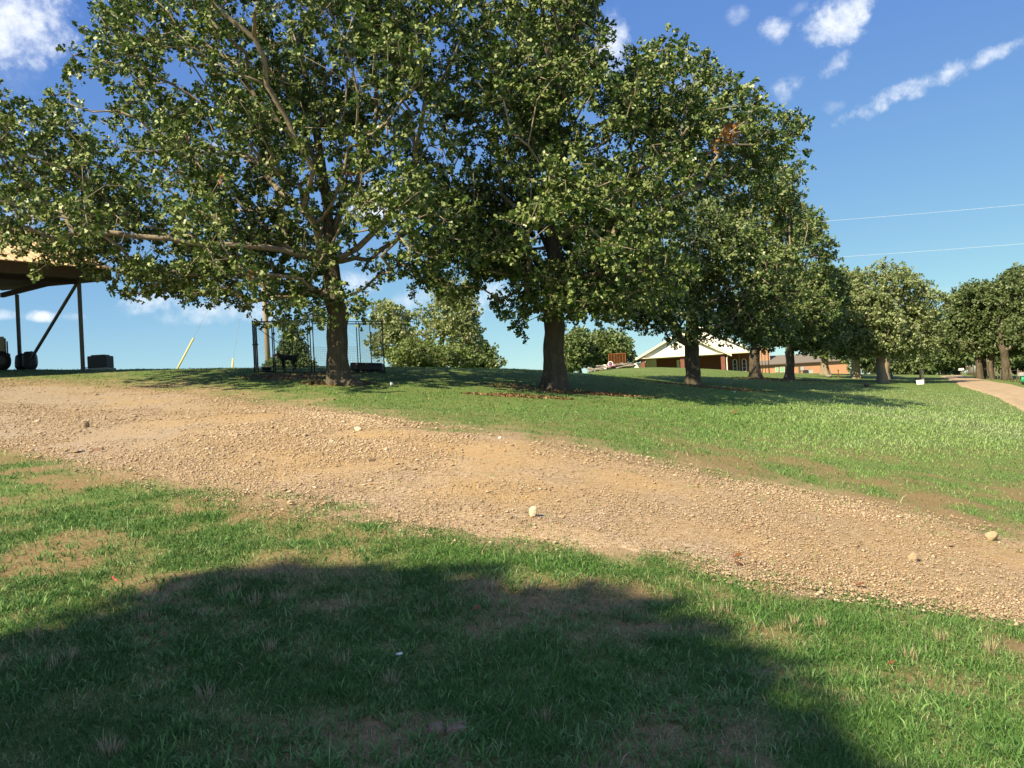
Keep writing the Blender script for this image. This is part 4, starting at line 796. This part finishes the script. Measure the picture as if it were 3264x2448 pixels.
def dog():
    p = at(918, 31.0); z0 = p[2]; t = None; sc = .95
    J = {}; E = []; me = bpy.data.meshes.new("dog"); V = []; Rd = []; T = []
    def v(x, y, z, r, tan=0.0, par=None):
        V.append((p[0]+x*sc, p[1]+y*sc, z0+z*sc)); Rd.append((r*sc, r*sc)); T.append(tan)
        if par is not None: E.append((par, len(V)-1))
        return len(V)-1
    pel = v(.26, 0, .47, .10); sp = v(.10, 0, .48, .095, 0, pel); ch = v(-.10, 0, .46, .125, 0, sp); sh = v(-.20, 0, .48, .105, 0, ch); nk = v(-.29, 0, .56, .07, .3, sh); hd = v(-.37, 0, .62, .078, .9, nk); mz = v(-.46, 0, .595, .042, 1, hd); ns = v(-.53, 0, .58, .028, 1, mz)
    t1 = v(.36, 0, .52, .03, 0, pel); t2 = v(.46, 0, .60, .02, 0, t1); v(.50, 0, .70, .012, 0, t2)
    for s in (-1, 1):
        a = v(-.19, .075*s, .36, .055, 0, sh); b = v(-.17, .08*s, .22, .032, .2, a); c = v(-.18, .08*s, .04, .024, .5, b); v(-.22, .08*s, .02, .026, .55, c)
        a = v(.25, .08*s, .36, .075, 0, pel); b = v(.20, .09*s, .24, .045, .1, a); c = v(.31, .09*s, .15, .026, .3, b); d = v(.29, .09*s, .04, .022, .5, c); v(.24, .09*s, .02, .026, .55, d)
        e = v(-.35, .05*s, .675, .028, .6, hd); v(-.335, .085*s, .63, .018, .4, e)
    me.from_pydata([tuple(np.array(q)-p) for q in V], E, []); me.update(); o = bpy.data.objects.new("dog", me); COL.objects.link(o); o.location = tuple(p)
    sk = o.modifiers.new("skin", 'SKIN'); sk.use_smooth_shade = True
    for i, q in enumerate(me.skin_vertices[0].data): q.radius = Rd[i]; q.use_root = (i == pel)
    sb = o.modifiers.new("smooth", 'SUBSURF'); sb.levels = 2; sb.render_levels = 2
    dg = bpy.context.evaluated_depsgraph_get(); m2 = bpy.data.meshes.new_from_object(o.evaluated_get(dg)); o.modifiers.clear(); o.data = m2
    co = np.array([w.co[:] for w in m2.vertices]); Vv = np.array(V)-p; dd = np.linalg.norm(co[:, None]-Vv[None], axis=2); wt = 1/(dd**4+1e-8); tan = (wt*np.array(T)[None]).sum(1)/wt.sum(1)
    a = m2.attributes.new('tan', 'FLOAT', 'POINT'); a.data.foreach_set("value", tan.astype(np.float32)); m2.materials.clear(); m2.materials.append(M['dog'])
    tag(o, "black dog with tan head standing in the kennel facing left", "dog")
    ORG[o.name] = p; MB().blob((p[0]-.535*sc, p[1], z0+.588*sc), (.016, .018, .014), 1, 2, 0).build("nose", M['blackplastic'], o, smooth=True)
    for s in (-1, 1): MB().blob((p[0]-.425*sc, p[1]+.042*s, z0+.648*sc), (.009, .009, .009), 1, 1, 0).build("eye", M['glass'], o, smooth=True)
dog()
def nest_box():
    c = pix(1022, 1022, 25.75); t = thing("nest_box", c, "small wooden nest box fixed to the left side of the largest oak's trunk", "nest box")
    MB().box(c, (.17, .18, .30)).build("box", M['oldwood'], t, bevel=.006); MB().box(c+np.array([-.03, -.02, .17]), (.30, .26, .025)).build("roof", M['fencewood'], t); MB().disc(c+np.array([0, -.092, .05]), (0, 1, 0), .025, .012).build("entry_hole", M['blackplastic'], t)
    MB().box(c+np.array([0, -.094, -.08]), (.15, .012, .12)).build("front_patch", M['palewood'], t); MB().box(c+np.array([.14, .02, 0]), (.14, .04, .05)).build("bracket", M['fencewood'], t)
nest_box()
def ball(px, py, r, label, mat, name="ball", cat="ball"):
    p = gnd(px, py); m = MB().blob((p[0], p[1], p[2]+r*.9+.02), (r, r, r), 2, 3, 0.0); tag(m.build(name, M[mat], None, p, smooth=True), label, cat)
ball(1249, 1231, .055, "white ball on the grass right of the largest oak's root", 'ball')

# ------------------------------------------------------------------ brick house, orange brick building
def house():
    c, s = math.cos(math.radians(14)), math.sin(math.radians(14)); e = np.array([c, -s, 0]); v = np.array([s, c, 0]); C = at(2307, 95, 1193); fl = C[2]; L = 9.15; O = C-e*L
    q = lambda a, b, h: np.array([O[0], O[1], fl+h])+e*a+v*b
    t = thing("brick_house", q(4.6, 4, 0), "red brick house with white gable and porch columns behind the dark trunked oak", "house")
    hb, ap = 2.30, 5.0; mid = L/2
    m = MB(); m.box(q(6.3, 4.15, .4), (12.2, .25, 4.4), e, v); m.box(q(12.3, 10.2, .4), (.25, 12.2, 4.4), e, v); m.box(q(.3, 10.2, .4), (.25, 12.2, 4.4), e, v); m.box(q(6.3, 16.2, .4), (12.2, .25, 4.4), e, v); m.build("wall", M['redbrick'], t)
    # porch gable in front, main gable behind it
    MB().prism([q(-.45, .02, hb), q(L+.45, .02, hb), q(L+.45, .02, hb+.12), q(mid, .02, ap-.1), q(-.45, .02, hb+.12)], v*.16).build("gable", M['white'], t)
    MB().prism([q(.1, 1.7, 2.45), q(12.7, 1.7, 2.45), q(6.4, 1.7, 5.75)], v*.15).build("gable", M['white'], t)
    MB().prism([q(L+.2, 1.7, 2.36), q(12.8, 1.7, 2.36), q(12.8, 4.0, 2.36), q(L+.2, 4.0, 2.36)], (0, 0, .07)).build("soffit", M['cream'], t)
    MB().prism([q(-.1, -.3, hb+.02), q(L+.1, -.3, hb+.02), q(L+.1, 3.9, hb+.02), q(-.1, 3.9, hb+.02)], (0, 0, .08)).build("porch_ceiling", M['cream'], t)
    def slope(a0, h0, a1, h1, b0, b1, name="roof"): MB().prism([q(a0, b0, h0), q(a1, b0, h1), q(a1, b1, h1), q(a0, b1, h0)], (0, 0, .12)).build(name, M['shingle'], t)
    slope(-.95, hb-.22, mid, ap, -.45, 6); slope(L+.95, hb-.22, mid, ap, -.45, 6); slope(-.3, 2.3, 6.4, 5.8, 1.4, 17); slope(13.1, 2.3, 6.4, 5.8, 1.4, 17)
    f = MB()
    for a0 in (-.97, L+.97): f.prism([q(a0, -.47, hb-.32), q(mid, -.47, ap-.10), q(mid, -.47, ap+.16), q(a0, -.47, hb-.06)], v*.05)
    f.build("fascia", M['cream'], t)
    f = MB(); f.prism([q(13.15, 1.35, 2.2), q(6.4, 1.35, 5.7), q(6.4, 1.35, 5.95), q(13.15, 1.35, 2.42)], v*.05); f.build("fascia", M['white'], t)
    for a in (.12, mid+.05, L): MB().box(q(a, .25, .4), (.46, .46, 3.9), e, v).build("column", M['redbrick'], t)
    MB().tube([q(L+.55, .1, 2.15), q(L+.50, .1, 1.95), q(L+.42, .1, 1.8), q(L+.42, .1, -1)], [.06]*4, 8).build("downspout", M['white'], t)
    d = MB().box(q(4.2, 4.0, 1.0), (.8, .08, 2.1), e, v).build("door", M['white'], t); MB().box(q(4.32, 3.95, 1.1), (.34, .06, 1.6), e, v).build("door_pane", M['glass'], d)
    for a in (10.5, 11.55):                  # narrow arched windows right of the porch
        arch = [(-.22, .25), (.22, .25), (.22, 1.5), (.15, 1.68), (0, 1.76), (-.15, 1.68), (-.22, 1.5)]
        w = MB().prism([q(a+x, 4.0, h) for x, h in arch], v*-.03).build("window", M['glass'], t); fm = MB()
        for (x0, h0), (x1, h1) in zip(arch, arch[1:]+arch[:1]): fm.tube([q(a+x0, 3.95, h0), q(a+x1, 3.95, h1)], [.045, .045], 4)
        for hh in (.7, 1.15): fm.tube([q(a-.2, 3.95, hh), q(a+.2, 3.95, hh)], [.018]*2, 4)
        fm.build("window_frame", M['white'], w)
    MB().tube([q(11.02, 3.9, -1), q(11.02, 3.9, 2.3)], [.035]*2, 6).build("drain_pipe", M['greymetal'], t)
    g = MB(); g.box(q(-.75, 5.0, .3), (1.7, 5.5, 3.3), e, v); g.build("garage_wall", M['white'], t)
    MB().prism([q(-2.2, 1.9, 1.78), q(-2.2, 8, 1.78), q(.25, 8, 2.9), q(.25, 1.9, 2.9)], (0, 0, .1)).build("garage_roof", M['shingle'], t)
    MB().box(q(-2.2, 4.9, 1.72), (.1, 6, .12), e, v).build("gutter", M['white'], t)
    w = MB().box(q(.75, 3.98, .75), (1.0, .06, .9), e, v).build("garage_vent", M['palewood'], t)
    MB().box(q(.75, 3.99, 1.2), (1.3, .05, 2.2), e, v).build("panel", M['white'], t)
    MB().box(q(9.75, 3.95, .22), (.2, .12, .3), e, v).build("outlet_box", M['white'], t)
house()
def building():
    Y = 160; e = np.array([.994, -.11, 0]); v = np.array([.11, .994, 0]); A = pix(2412, 1165, Y); g = float(gz(A[0], A[1])); s = Y/F; ez = A[2]
    q = lambda px, py, b=0.0: np.array([A[0], A[1], ez]) + e*((px-2412)*s) + v*b - np.array([0, 0, (py-(1165-.0755*(px-2412)))*s])
    t = thing("brick_building", np.array([A[0], A[1], g]), "long low orange brick building with grey roof seen between the tree trunks", "building")
    Lx = (2694-2412)*s; W_ = 9; c = A+e*Lx/2+v*W_/2
    MB().box(np.array([c[0], c[1], (ez+g-1)/2]), (Lx, W_, ez-g+1), e, v).build("wall", M['orangebrick'], t)
    P = lambda a, b, h: A+e*a+v*b+np.array([0, 0, h])
    MB().prism([P(-.3, -.5, -.08), P(Lx+.3, -.5, -.08), P(Lx-1, W_/2, 1.7), P(1, W_/2, 1.7)], (0, 0, .14)).build("roof", M['shingle'], t); MB().prism([P(-.3, W_+.5, -.08), P(Lx+.3, W_+.5, -.08), P(Lx-1, W_/2, 1.7), P(1, W_/2, 1.7)], (0, 0, .14)).build("roof", M['shingle'], t)
    MB().box(P(Lx/2, -.52, -.02), (Lx+.6, .05, .16), e, v).build("fascia", M['brownmetal'], t)
    MB().box(P(1.7, 3.0, 1.3), (2.4, 2.4, 4.2), e, v).build("tower_block", M['orangebrick'], t); MB().prism([P(.3, 1.6, 3.4), P(3.1, 1.6, 3.4), P(3.1, 4.4, 3.4), P(.3, 4.4, 3.4)], (0, 0, .15)).build("tower_cap", M['shingle'], t)
    for x0, x1 in ((2469, 2477), (2484, 2497)):
        w = MB().box(q((x0+x1)/2, 1176.5+0, -.06)*1.0, ((x1-x0)*s, .08, 16*s), e, v).build("window", M['greenpane'], t); fr = MB()
        for k in (-1, 1): fr.box(q((x0+x1)/2+k*(x1-x0)/2, 1176.5, -.08), (.06, .1, 17*s), e, v); fr.box(q((x0+x1)/2, 1176.5+k*8.3, -.083), ((x1-x0)*s+.1, .1, .06), e, v)
        fr.build("window_frame", M['cream'], w)
    MB().box(q(2480.5, 1176.5, -.05), (6.4*s, .07, 16*s), e, v).build("shutter", M['oldwood'], t); MB().box(q(2543, 1178, -.05), (6*s, .08, 26*s), e, v).build("door", M['fencewood'], t); MB().box(q(2552, 1172, -.08), (12*s, .12, 12*s), e, v).build("vent_panel", M['greymetal'], t)
    for px, w, h, lab, mt in ((2557, 14, 12, "dark squat air conditioner outside the orange brick building", 'blackmetal'), (2572, 13, 15, "taller grey air conditioner outside the orange brick building", 'greymetal')):
        b = q(px, 1194, -1.2); k = thing("air_conditioner", b, lab, "air conditioner", "air conditioners by the brick building"); MB().box(b+np.array([0, 0, h*s/2+.25]), (w*s, .8, h*s), e, v).build("housing", M[mt], k, bevel=.03); MB().box(b+np.array([0, 0, h*s+.28]), (w*s*.8, .6, .06), e, v).build("fan_grille", M['blackplastic'], k); MB().box(b+np.array([0, 0, .0]), (w*s*1.2, 1.0, .6), e, v).build("slab", M['concrete'], k)
building()
for px, Y, top, r, lab in ((2431, 92, 1122, .035, "thin dark steel pole left of the other two beside the dappled trunk"), (2441, 90, 1124, .03, "middle dark steel pole beside the dappled trunk"), (2452, 86, 1120, .055, "thickest of the three dark poles beside the dappled trunk")):
    b = at(px, Y); tp = pix(px-3, top, Y); t = thing("steel_pole", b, lab, "pole", "dark poles beside the dappled oak"); MB().tube([b-np.array([0, 0, .2]), np.array([b[0], b[1], tp[2]])], [r, r], 8).build("shaft", M['blackmetal'], t, smooth=True); MB().blob((b[0], b[1], tp[2]+.02), (r*1.3, r*1.3, r), 1, 1, 0).build("cap", M['blackmetal'], t)

# ------------------------------------------------------------------ woodpile, rusty frame, child's bicycle
def woodpile():
    Y = 73.0; a, b = at(1888, Y), at(2012, Y); protos = []
    for k in range(3):
        m = MB(); L_ = (1.7, 1.25, .9)[k]; n = 7; P = [np.array([L_*(i/(n-1)-.5), .02*math.sin(i*1.3+k), .015*math.cos(i*2+k)]) for i in range(n)]; m.tube(P, [.065+.012*math.sin(i*1.7+k) for i in range(n)], 9); m.tube([P[3], P[3]+np.array([.12, .1, .08])], [.03, .022], 6); protos.append(m)
    meshes = []
    N_ = 46
    for i in range(N_):
        k = i % 3; f = rng.uniform(.02, .98); hmax = .52*(1-abs(f-.55)*1.1); layer = rng.uniform(0, 1); p = a*(1-f)+b*f; z = float(gz(p[0], p[1]))+.06+layer*hmax
        if k >= len(meshes): o = protos[k].build("log", M['oldwood'], None, (0, 0, 0), smooth=True); meshes.append(o)
        else: o = meshes[k].copy(); COL.objects.link(o)
        o.location = (p[0]+rng.normal()*.1, p[1]+rng.uniform(-.5, .5), z); o.rotation_euler = (0, rng.normal()*.12, rng.normal()*.35)
        tag(o, "weathered grey log in the loose woodpile left of the brick house", "log", "logs in the woodpile")
woodpile()
def rusty_frame():
    Y = 73.8; c = [pix(1940, 1160, Y), pix(1994, 1158, Y), pix(1993, 1126, Y), pix(1940, 1129, Y)]; t = thing("rusty_rack", c[0], "rusty iron rack with wire netting standing up out of the woodpile", "rack"); m = MB()
    c[0][2] -= .3; c[1][2] -= .3
    for i in range(4): m.tube([c[i], c[(i+1) % 4]], [.035]*2, 6)
    m.build("frame", M['rust'], t); b = MB()
    for k in range(1, 6): f = k/6; b.tube([c[0]*(1-f)+c[1]*f, c[3]*(1-f)+c[2]*f], [.018]*2, 5)
    b.build("bars", M['rust'], t); w = MB()
    for k in range(1, 16): f = k/16; w.tube([c[0]*(1-f)+c[3]*f, c[1]*(1-f)+c[2]*f], [.009]*2, 3); w.tube([c[0]*(1-f)+c[1]*f+np.array([0, .03, 0]), c[3]*(1-f)+c[2]*f+np.array([0, .03, 0])], [.009]*2, 3)
    w.build("netting", M['rust'], t)
rusty_frame()
def bike():
    Y = 71.0; s = Y/F; g = at(1945, Y, 1176); t = thing("child_bicycle", g, "small pink and purple bicycle with white wheels dropped in front of the woodpile", "bicycle")
    w1 = pix(1946, 1160, Y); w2 = pix(1929, 1170, Y); w2[2] = max(w2[2], g[2]+.15); w1[2] = max(w1[2], g[2]+.38)
    for p, r, ax in ((w1, .20, (.1, 1, .1)), (w2, .17, (.8, .5, .3))):
        w = MB().ring(p, ax, r, .036, 24, 8).build("wheel", M['white'], t, smooth=True); sp = MB(); axn = np.array(ax)/np.linalg.norm(ax); a = np.cross(axn, (0, 0, 1)); a /= np.linalg.norm(a); b = np.cross(axn, a)
        for k in range(8): th = k*math.pi/8; d = (a*math.cos(th)+b*math.sin(th))*r; sp.tube([p-d, p+d], [.006]*2, 4)
        sp.build("spokes", M['greymetal'], w)
    low = (w1+w2)/2+np.array([.1, 0, -.06]); seat = low+np.array([.45, 0, .05]); MB().tube([w1, w1+np.array([.05, 0, -.2]), low, w2], [.035]*4, 8).build("frame", M['pink'], t, smooth=True); MB().tube([low, seat], [.035]*2, 8).build("seat_tube", M['pink'], t)
    MB().blob(w1+np.array([0, -.04, -.02]), (.13, .04, .11), 3, 2, .1).build("chain_guard", M['purple'], t, smooth=True); MB().blob(seat, (.13, .06, .05), 4, 2, .1).build("seat", M['pink'], t, smooth=True); MB().tube([w2+np.array([-.2, 0, .12]), w2+np.array([-.1, 0, .2]), w2+np.array([.1, 0, .18])], [.025]*3, 8).build("handlebar", M['white'], t, smooth=True)
bike()

# ------------------------------------------------------------------ things on the far lawn and along the road
def sign():
    Y = 58; s = Y/F; a = at(2933, Y, 1222); t = thing("white_sign", a, "low white board with a dark mark standing before the pale stump", "sign"); c = a+np.array([0, 0, .17])
    tilt = np.array([0, .25, .97]); MB().box(c, (23*s, .03, 14*s*1.05), (1, 0, .03), (0, .97, -.25), tilt).build("board", M['white'], t, bevel=.004)
    m = MB(); pts = [(-.2, .10), (-.05, .07), (.06, -.01), (.10, .05), (.2, .11)]; m.tube([c+np.array([x, -.03+z*.25, z]) for x, z in pts], [.012]*5, 5); m.build("dark_mark", M['darkRock'], t)
    for k in (-1, 1): MB().box(a+np.array([k*.18, .03, .02]), (.03, .03, .22)).build("leg", M['fencewood'], t)
sign()
def stump():
    b = at(2941, 62, 1213); tp = pix(2938, 1176, 62); t = thing("tree_stump", b, "tall pale broken stump behind the low white board", "stump"); h = tp[2]-b[2]; m = MB()
    m.tube([b-np.array([0, 0, .1]), b+np.array([0, 0, .15]), b+np.array([-.03, 0, h*.5]), b+np.array([-.08, 0, h*.9]), b+np.array([-.06, 0, h*1.02])], [.20, .155, .14, .15, .05], 12); m.build("trunk", M['palewood'], t, smooth=True); MB().tube([b+np.array([-.16, .0, .05]), b+np.array([-.16, .0, h*.5]), b+np.array([-.18, .0, h*.8])], [.06, .05, .03], 8).build("bark_strip", M['rust'], t, smooth=True)
stump()
def stone(px, py, w, h, label, mat, seed, Y=None, name="rock", cat="rock", flat=5, sub=2, group=None, sink=.25):
    p = gnd(px, py) if Y is None else at(px, Y, py); s = p[1]/F; r = (w*s/2, w*s*.42, h*s*.62); o = MB().blob((p[0], p[1], p[2]+h*s*.5-h*s*sink*.5+.012), r, seed, max(sub, 2), .18, flat+6).build(name, M[mat], None, p); tag(o, label, cat, group)
stone(2762, 1231, 26, 14, "dark weathered chunk of wood on the lawn before the lone oak", 'darkRock', 3, 50, "wood_chunk", "wood chunk"); stone(2643, 1204, 24, 12, "grey rock on the far lawn left of the middle pale trunk", 'oldwood', 4, 70)
def red_post():
    b = at(2673, 75, 1205); t = thing("red_post", b, "thin red post standing on the far lawn", "post"); MB().tube([b, b+np.array([0, 0, .62])], [.03]*2, 8).build("shaft", M['red'], t); MB().box(b+np.array([0, 0, .66]), (.12, .06, .09)).build("head", M['red'], t, bevel=.01)
red_post()
def hydrant():
    b = at(2842, 76, 1207); t = thing("hydrant", b, "small dull blue hydrant on the far lawn right of the lone oak", "hydrant"); MB().tube([b, b+np.array([0, 0, .06]), b+np.array([0, 0, .07]), b+np.array([0, 0, .36]), b+np.array([0, 0, .44])], [.13, .13, .09, .09, .03], 12).build("barrel", M['blue'], t, smooth=True); MB().blob(tuple(b+np.array([0, 0, .46])), (.085, .085, .07), 1, 2, 0).build("cap", M['blue'], t, smooth=True)
    for k in (-1, 1): MB().tube([b+np.array([0, 0, .28]), b+np.array([k*.15, 0, .28])], [.045]*2, 8).build("nozzle", M['blue'], t)
hydrant()
def mailbox(px, Y, py, label, h, tube):
    b = at(px, Y, py); t = thing("mailbox", b, label, "mailbox"); MB().box(b+np.array([0, 0, h/2-.1]), (.13, .13, h+.2)).build("post", M['fencewood'], t); c = b+np.array([0, -.05, h+.12]); m = MB()
    prof = [(-.11, -.11)]+[(-.11*math.cos(k*math.pi/8), .02+.11*math.sin(k*math.pi/8)) for k in range(9)]+[(.11, -.11)]; m.prism([c+np.array([-.25, y, z]) for y, z in prof], (.5, 0, 0)); m.build("box", M['greymetal'] if tube else M['white'], t)
    MB().box(c+np.array([.05, -.125, .12]), (.05, .015, .16)).build("flag", M['red'], t)
    if tube: MB().tube([b+np.array([-.06, -.17, h-.42]), b+np.array([-.05, -.17, h-.05])], [.10, .10], 14).build("paper_tube", M['green'], t, smooth=True)
mailbox(3259, 57, 1209, "grey mailbox on a wooden post with a green paper tube at the right edge", .62, True); mailbox(3064, 92, 1192, "far white mailbox with red flag where the road disappears", .5, False)
def fence():
    key = [(3080, 90), (3106, 80), (3140, 73), (3216, 64), (3262, 59), (3330, 54)]; K = [at(a+4, b+1.5) for a, b in key]; K = np.array(K); d = np.concatenate([[0], np.cumsum(np.linalg.norm(np.diff(K[:, :2], axis=0), axis=1))]); n = int(d[-1]/1.15)
    t = thing("wire_fence", K[0], "rustic wire fence with crooked posts along the right side of the road", "fence"); tops = []
    for i in range(n+1):
        x, y = (np.interp(d[-1]*i/n, d, K[:, k]) for k in (0, 1)); z = float(gz(x, y)); lean = rng.normal(size=2)*.07; h = rng.uniform(.85, 1.1); r = rng.uniform(.035, .06); b = np.array([x, y, z]); tp = b+np.array([lean[0]*h, lean[1]*h, h]); MB().tube([b-np.array([0, 0, .15]), (b+tp)/2+np.array([rng.normal()*.015, 0, 0]), tp], [r, r*.95, r*.8], 7).build("post", M['fencewood'], t, smooth=True); tops.append((b, tp))
    for f in (.3, .6, .92): MB().tube([b+(tp-b)*f for b, tp in tops], [.006]*len(tops), 4).build("wire", M['cable'], t)
fence()

# ------------------------------------------------------------------ rocks, bricks, leaves and scraps near the driveway
stone(1700, 1652, 36, 36, "pale limestone rock, largest of those on the driveway", 'paleRock', 8, sink=.15)
stone(2912, 1793, 38, 30, "tan rock on the gravel near the driveway's right end", 'rock', 12); stone(3162, 1726, 50, 34, "broad brown rock at the upper driveway edge near the right side of the photo", 'rock', 15)
stone(1140, 1376, 26, 15, "pale flat rock near the upper edge of the driveway", 'paleRock', 18); stone(1110, 1556, 22, 14, "yellowish rock in the middle of the driveway with a dark side", 'rock', 21)
stone(276, 1366, 18, 22, "upright dark rock on the left part of the driveway", 'darkRock', 24); stone(1188, 1474, 30, 12, "flat dark brown rock lying in the driveway gravel", 'darkRock', 27); stone(925, 1610, 22, 14, "tan rock at the grass edge of the driveway, left of centre", 'rock', 30)
stone(2380, 1690, 24, 12, "reddish flat rock in the gravel right of the pale limestone", 'paver', 33); stone(3060, 1890, 26, 14, "yellow rock half sunk near the lower driveway edge", 'rock', 36); stone(1790, 1655, 26, 10, "flat yellow rock just right of the pale limestone", 'rock', 39)
stone(880, 1384, 14, 9, "small red brown rock near the upper driveway edge", 'paver', 42)
def half_brick(px, py, w, label, yaw, tilt=.1, up=.018):
    p = gnd(px, py); s = p[1]/F*1.0; L_ = w*s; c, si = math.cos(yaw), math.sin(yaw); m = MB().box(p+np.array([0, 0, up]), (L_, .10, .06), (c, si, tilt), (-si, c, 0), (-tilt, 0, 1)); tag(m.build("brick", M['paver'], None, p, bevel=.006), label, "brick")
half_brick(312, 1438, 32, "brown brick lying on the left part of the driveway", .3); half_brick(1392, 2328, 46, "left one of two bricks sunk in the shaded grass", .15, .02, -.008); half_brick(1456, 2326, 66, "right one of two bricks sunk in the shaded grass", .12, .03, -.008)
def dead_leaf(px, py, L_, label, yaw):
    p = gnd(px, py)+np.array([0, 0, .03]); c, si = math.cos(yaw), math.sin(yaw); d = np.array([c, si, .25]); n = np.array([-si, c, 0]); m = MB(); up = np.array([0, 0, 1.0]); top = []
    for k, wd in enumerate((.03, .28, .16, .40, .2, .03)):
        x = k/5; top.append([p+d*L_*x+n*L_*wd*s+up*L_*(.35*abs(wd)+.5*(x-.5)**2) for s in (-1, 0, 1)])
    vs = [q for r in top for q in r]; vs += [q-up*.003 for q in vs]; k = 18; fs = []
    for i in range(5):
        for j in range(2): a = i*3+j; fs += [(a, a+1, a+4, a+3), (a+k, a+3+k, a+4+k, a+1+k)]
    m.add(vs, fs); o = m.build("fallen_leaf", M['fallen'], None, p); a = o.data.attributes.new('tint', 'FLOAT', 'POINT'); a.data.foreach_set("value", [.6]*36); tag(o, label, "leaf")
dead_leaf(2338, 1790, .09, "curled orange leaf on the gravel near the lower driveway edge", .5); dead_leaf(2366, 1812, .07, "flat orange leaf just below the curled one on the gravel", 2.4); dead_leaf(1512, 1962, .07, "brown leaf in the shaded grass below the driveway", 1.2); dead_leaf(2830, 2135, .05, "orange leaf in the sunlit grass right of the big shadow", .2); dead_leaf(2728, 1880, .07, "reddish leaf at the lower driveway edge", .1); dead_leaf(2333, 1322, .22, "pale brown leaf on the upper lawn", .6)
def scrap(px, py, w, label):
    p = gnd(px, py); s = p[1]/F; r = w*s/2; m = MB().blob((p[0], p[1], p[2]+.035), (r, r*.6, r*.45), px, 2, .5, 4); tag(m.build("paper_scrap", M['paper'], None, p), label, "scrap")
scrap(1278, 2102, 20, "white scrap of paper in the shaded grass"); scrap(2342, 1252, 9, "white scrap on the lawn right of the dark trunked oak"); scrap(1594, 1402, 12, "white scrap at the upper edge of the driveway")
def straw():
    p = gnd(366, 1868)+np.array([0, 0, .05]); tag(MB().tube([p+np.array([-.03, .03, .015]), p, p+np.array([.035, -.02, -.01])], [.004]*3, 8).build("drinking_straw", M['straw'], None, p, smooth=True), "red plastic straw in the grass at the left", "straw")
straw()
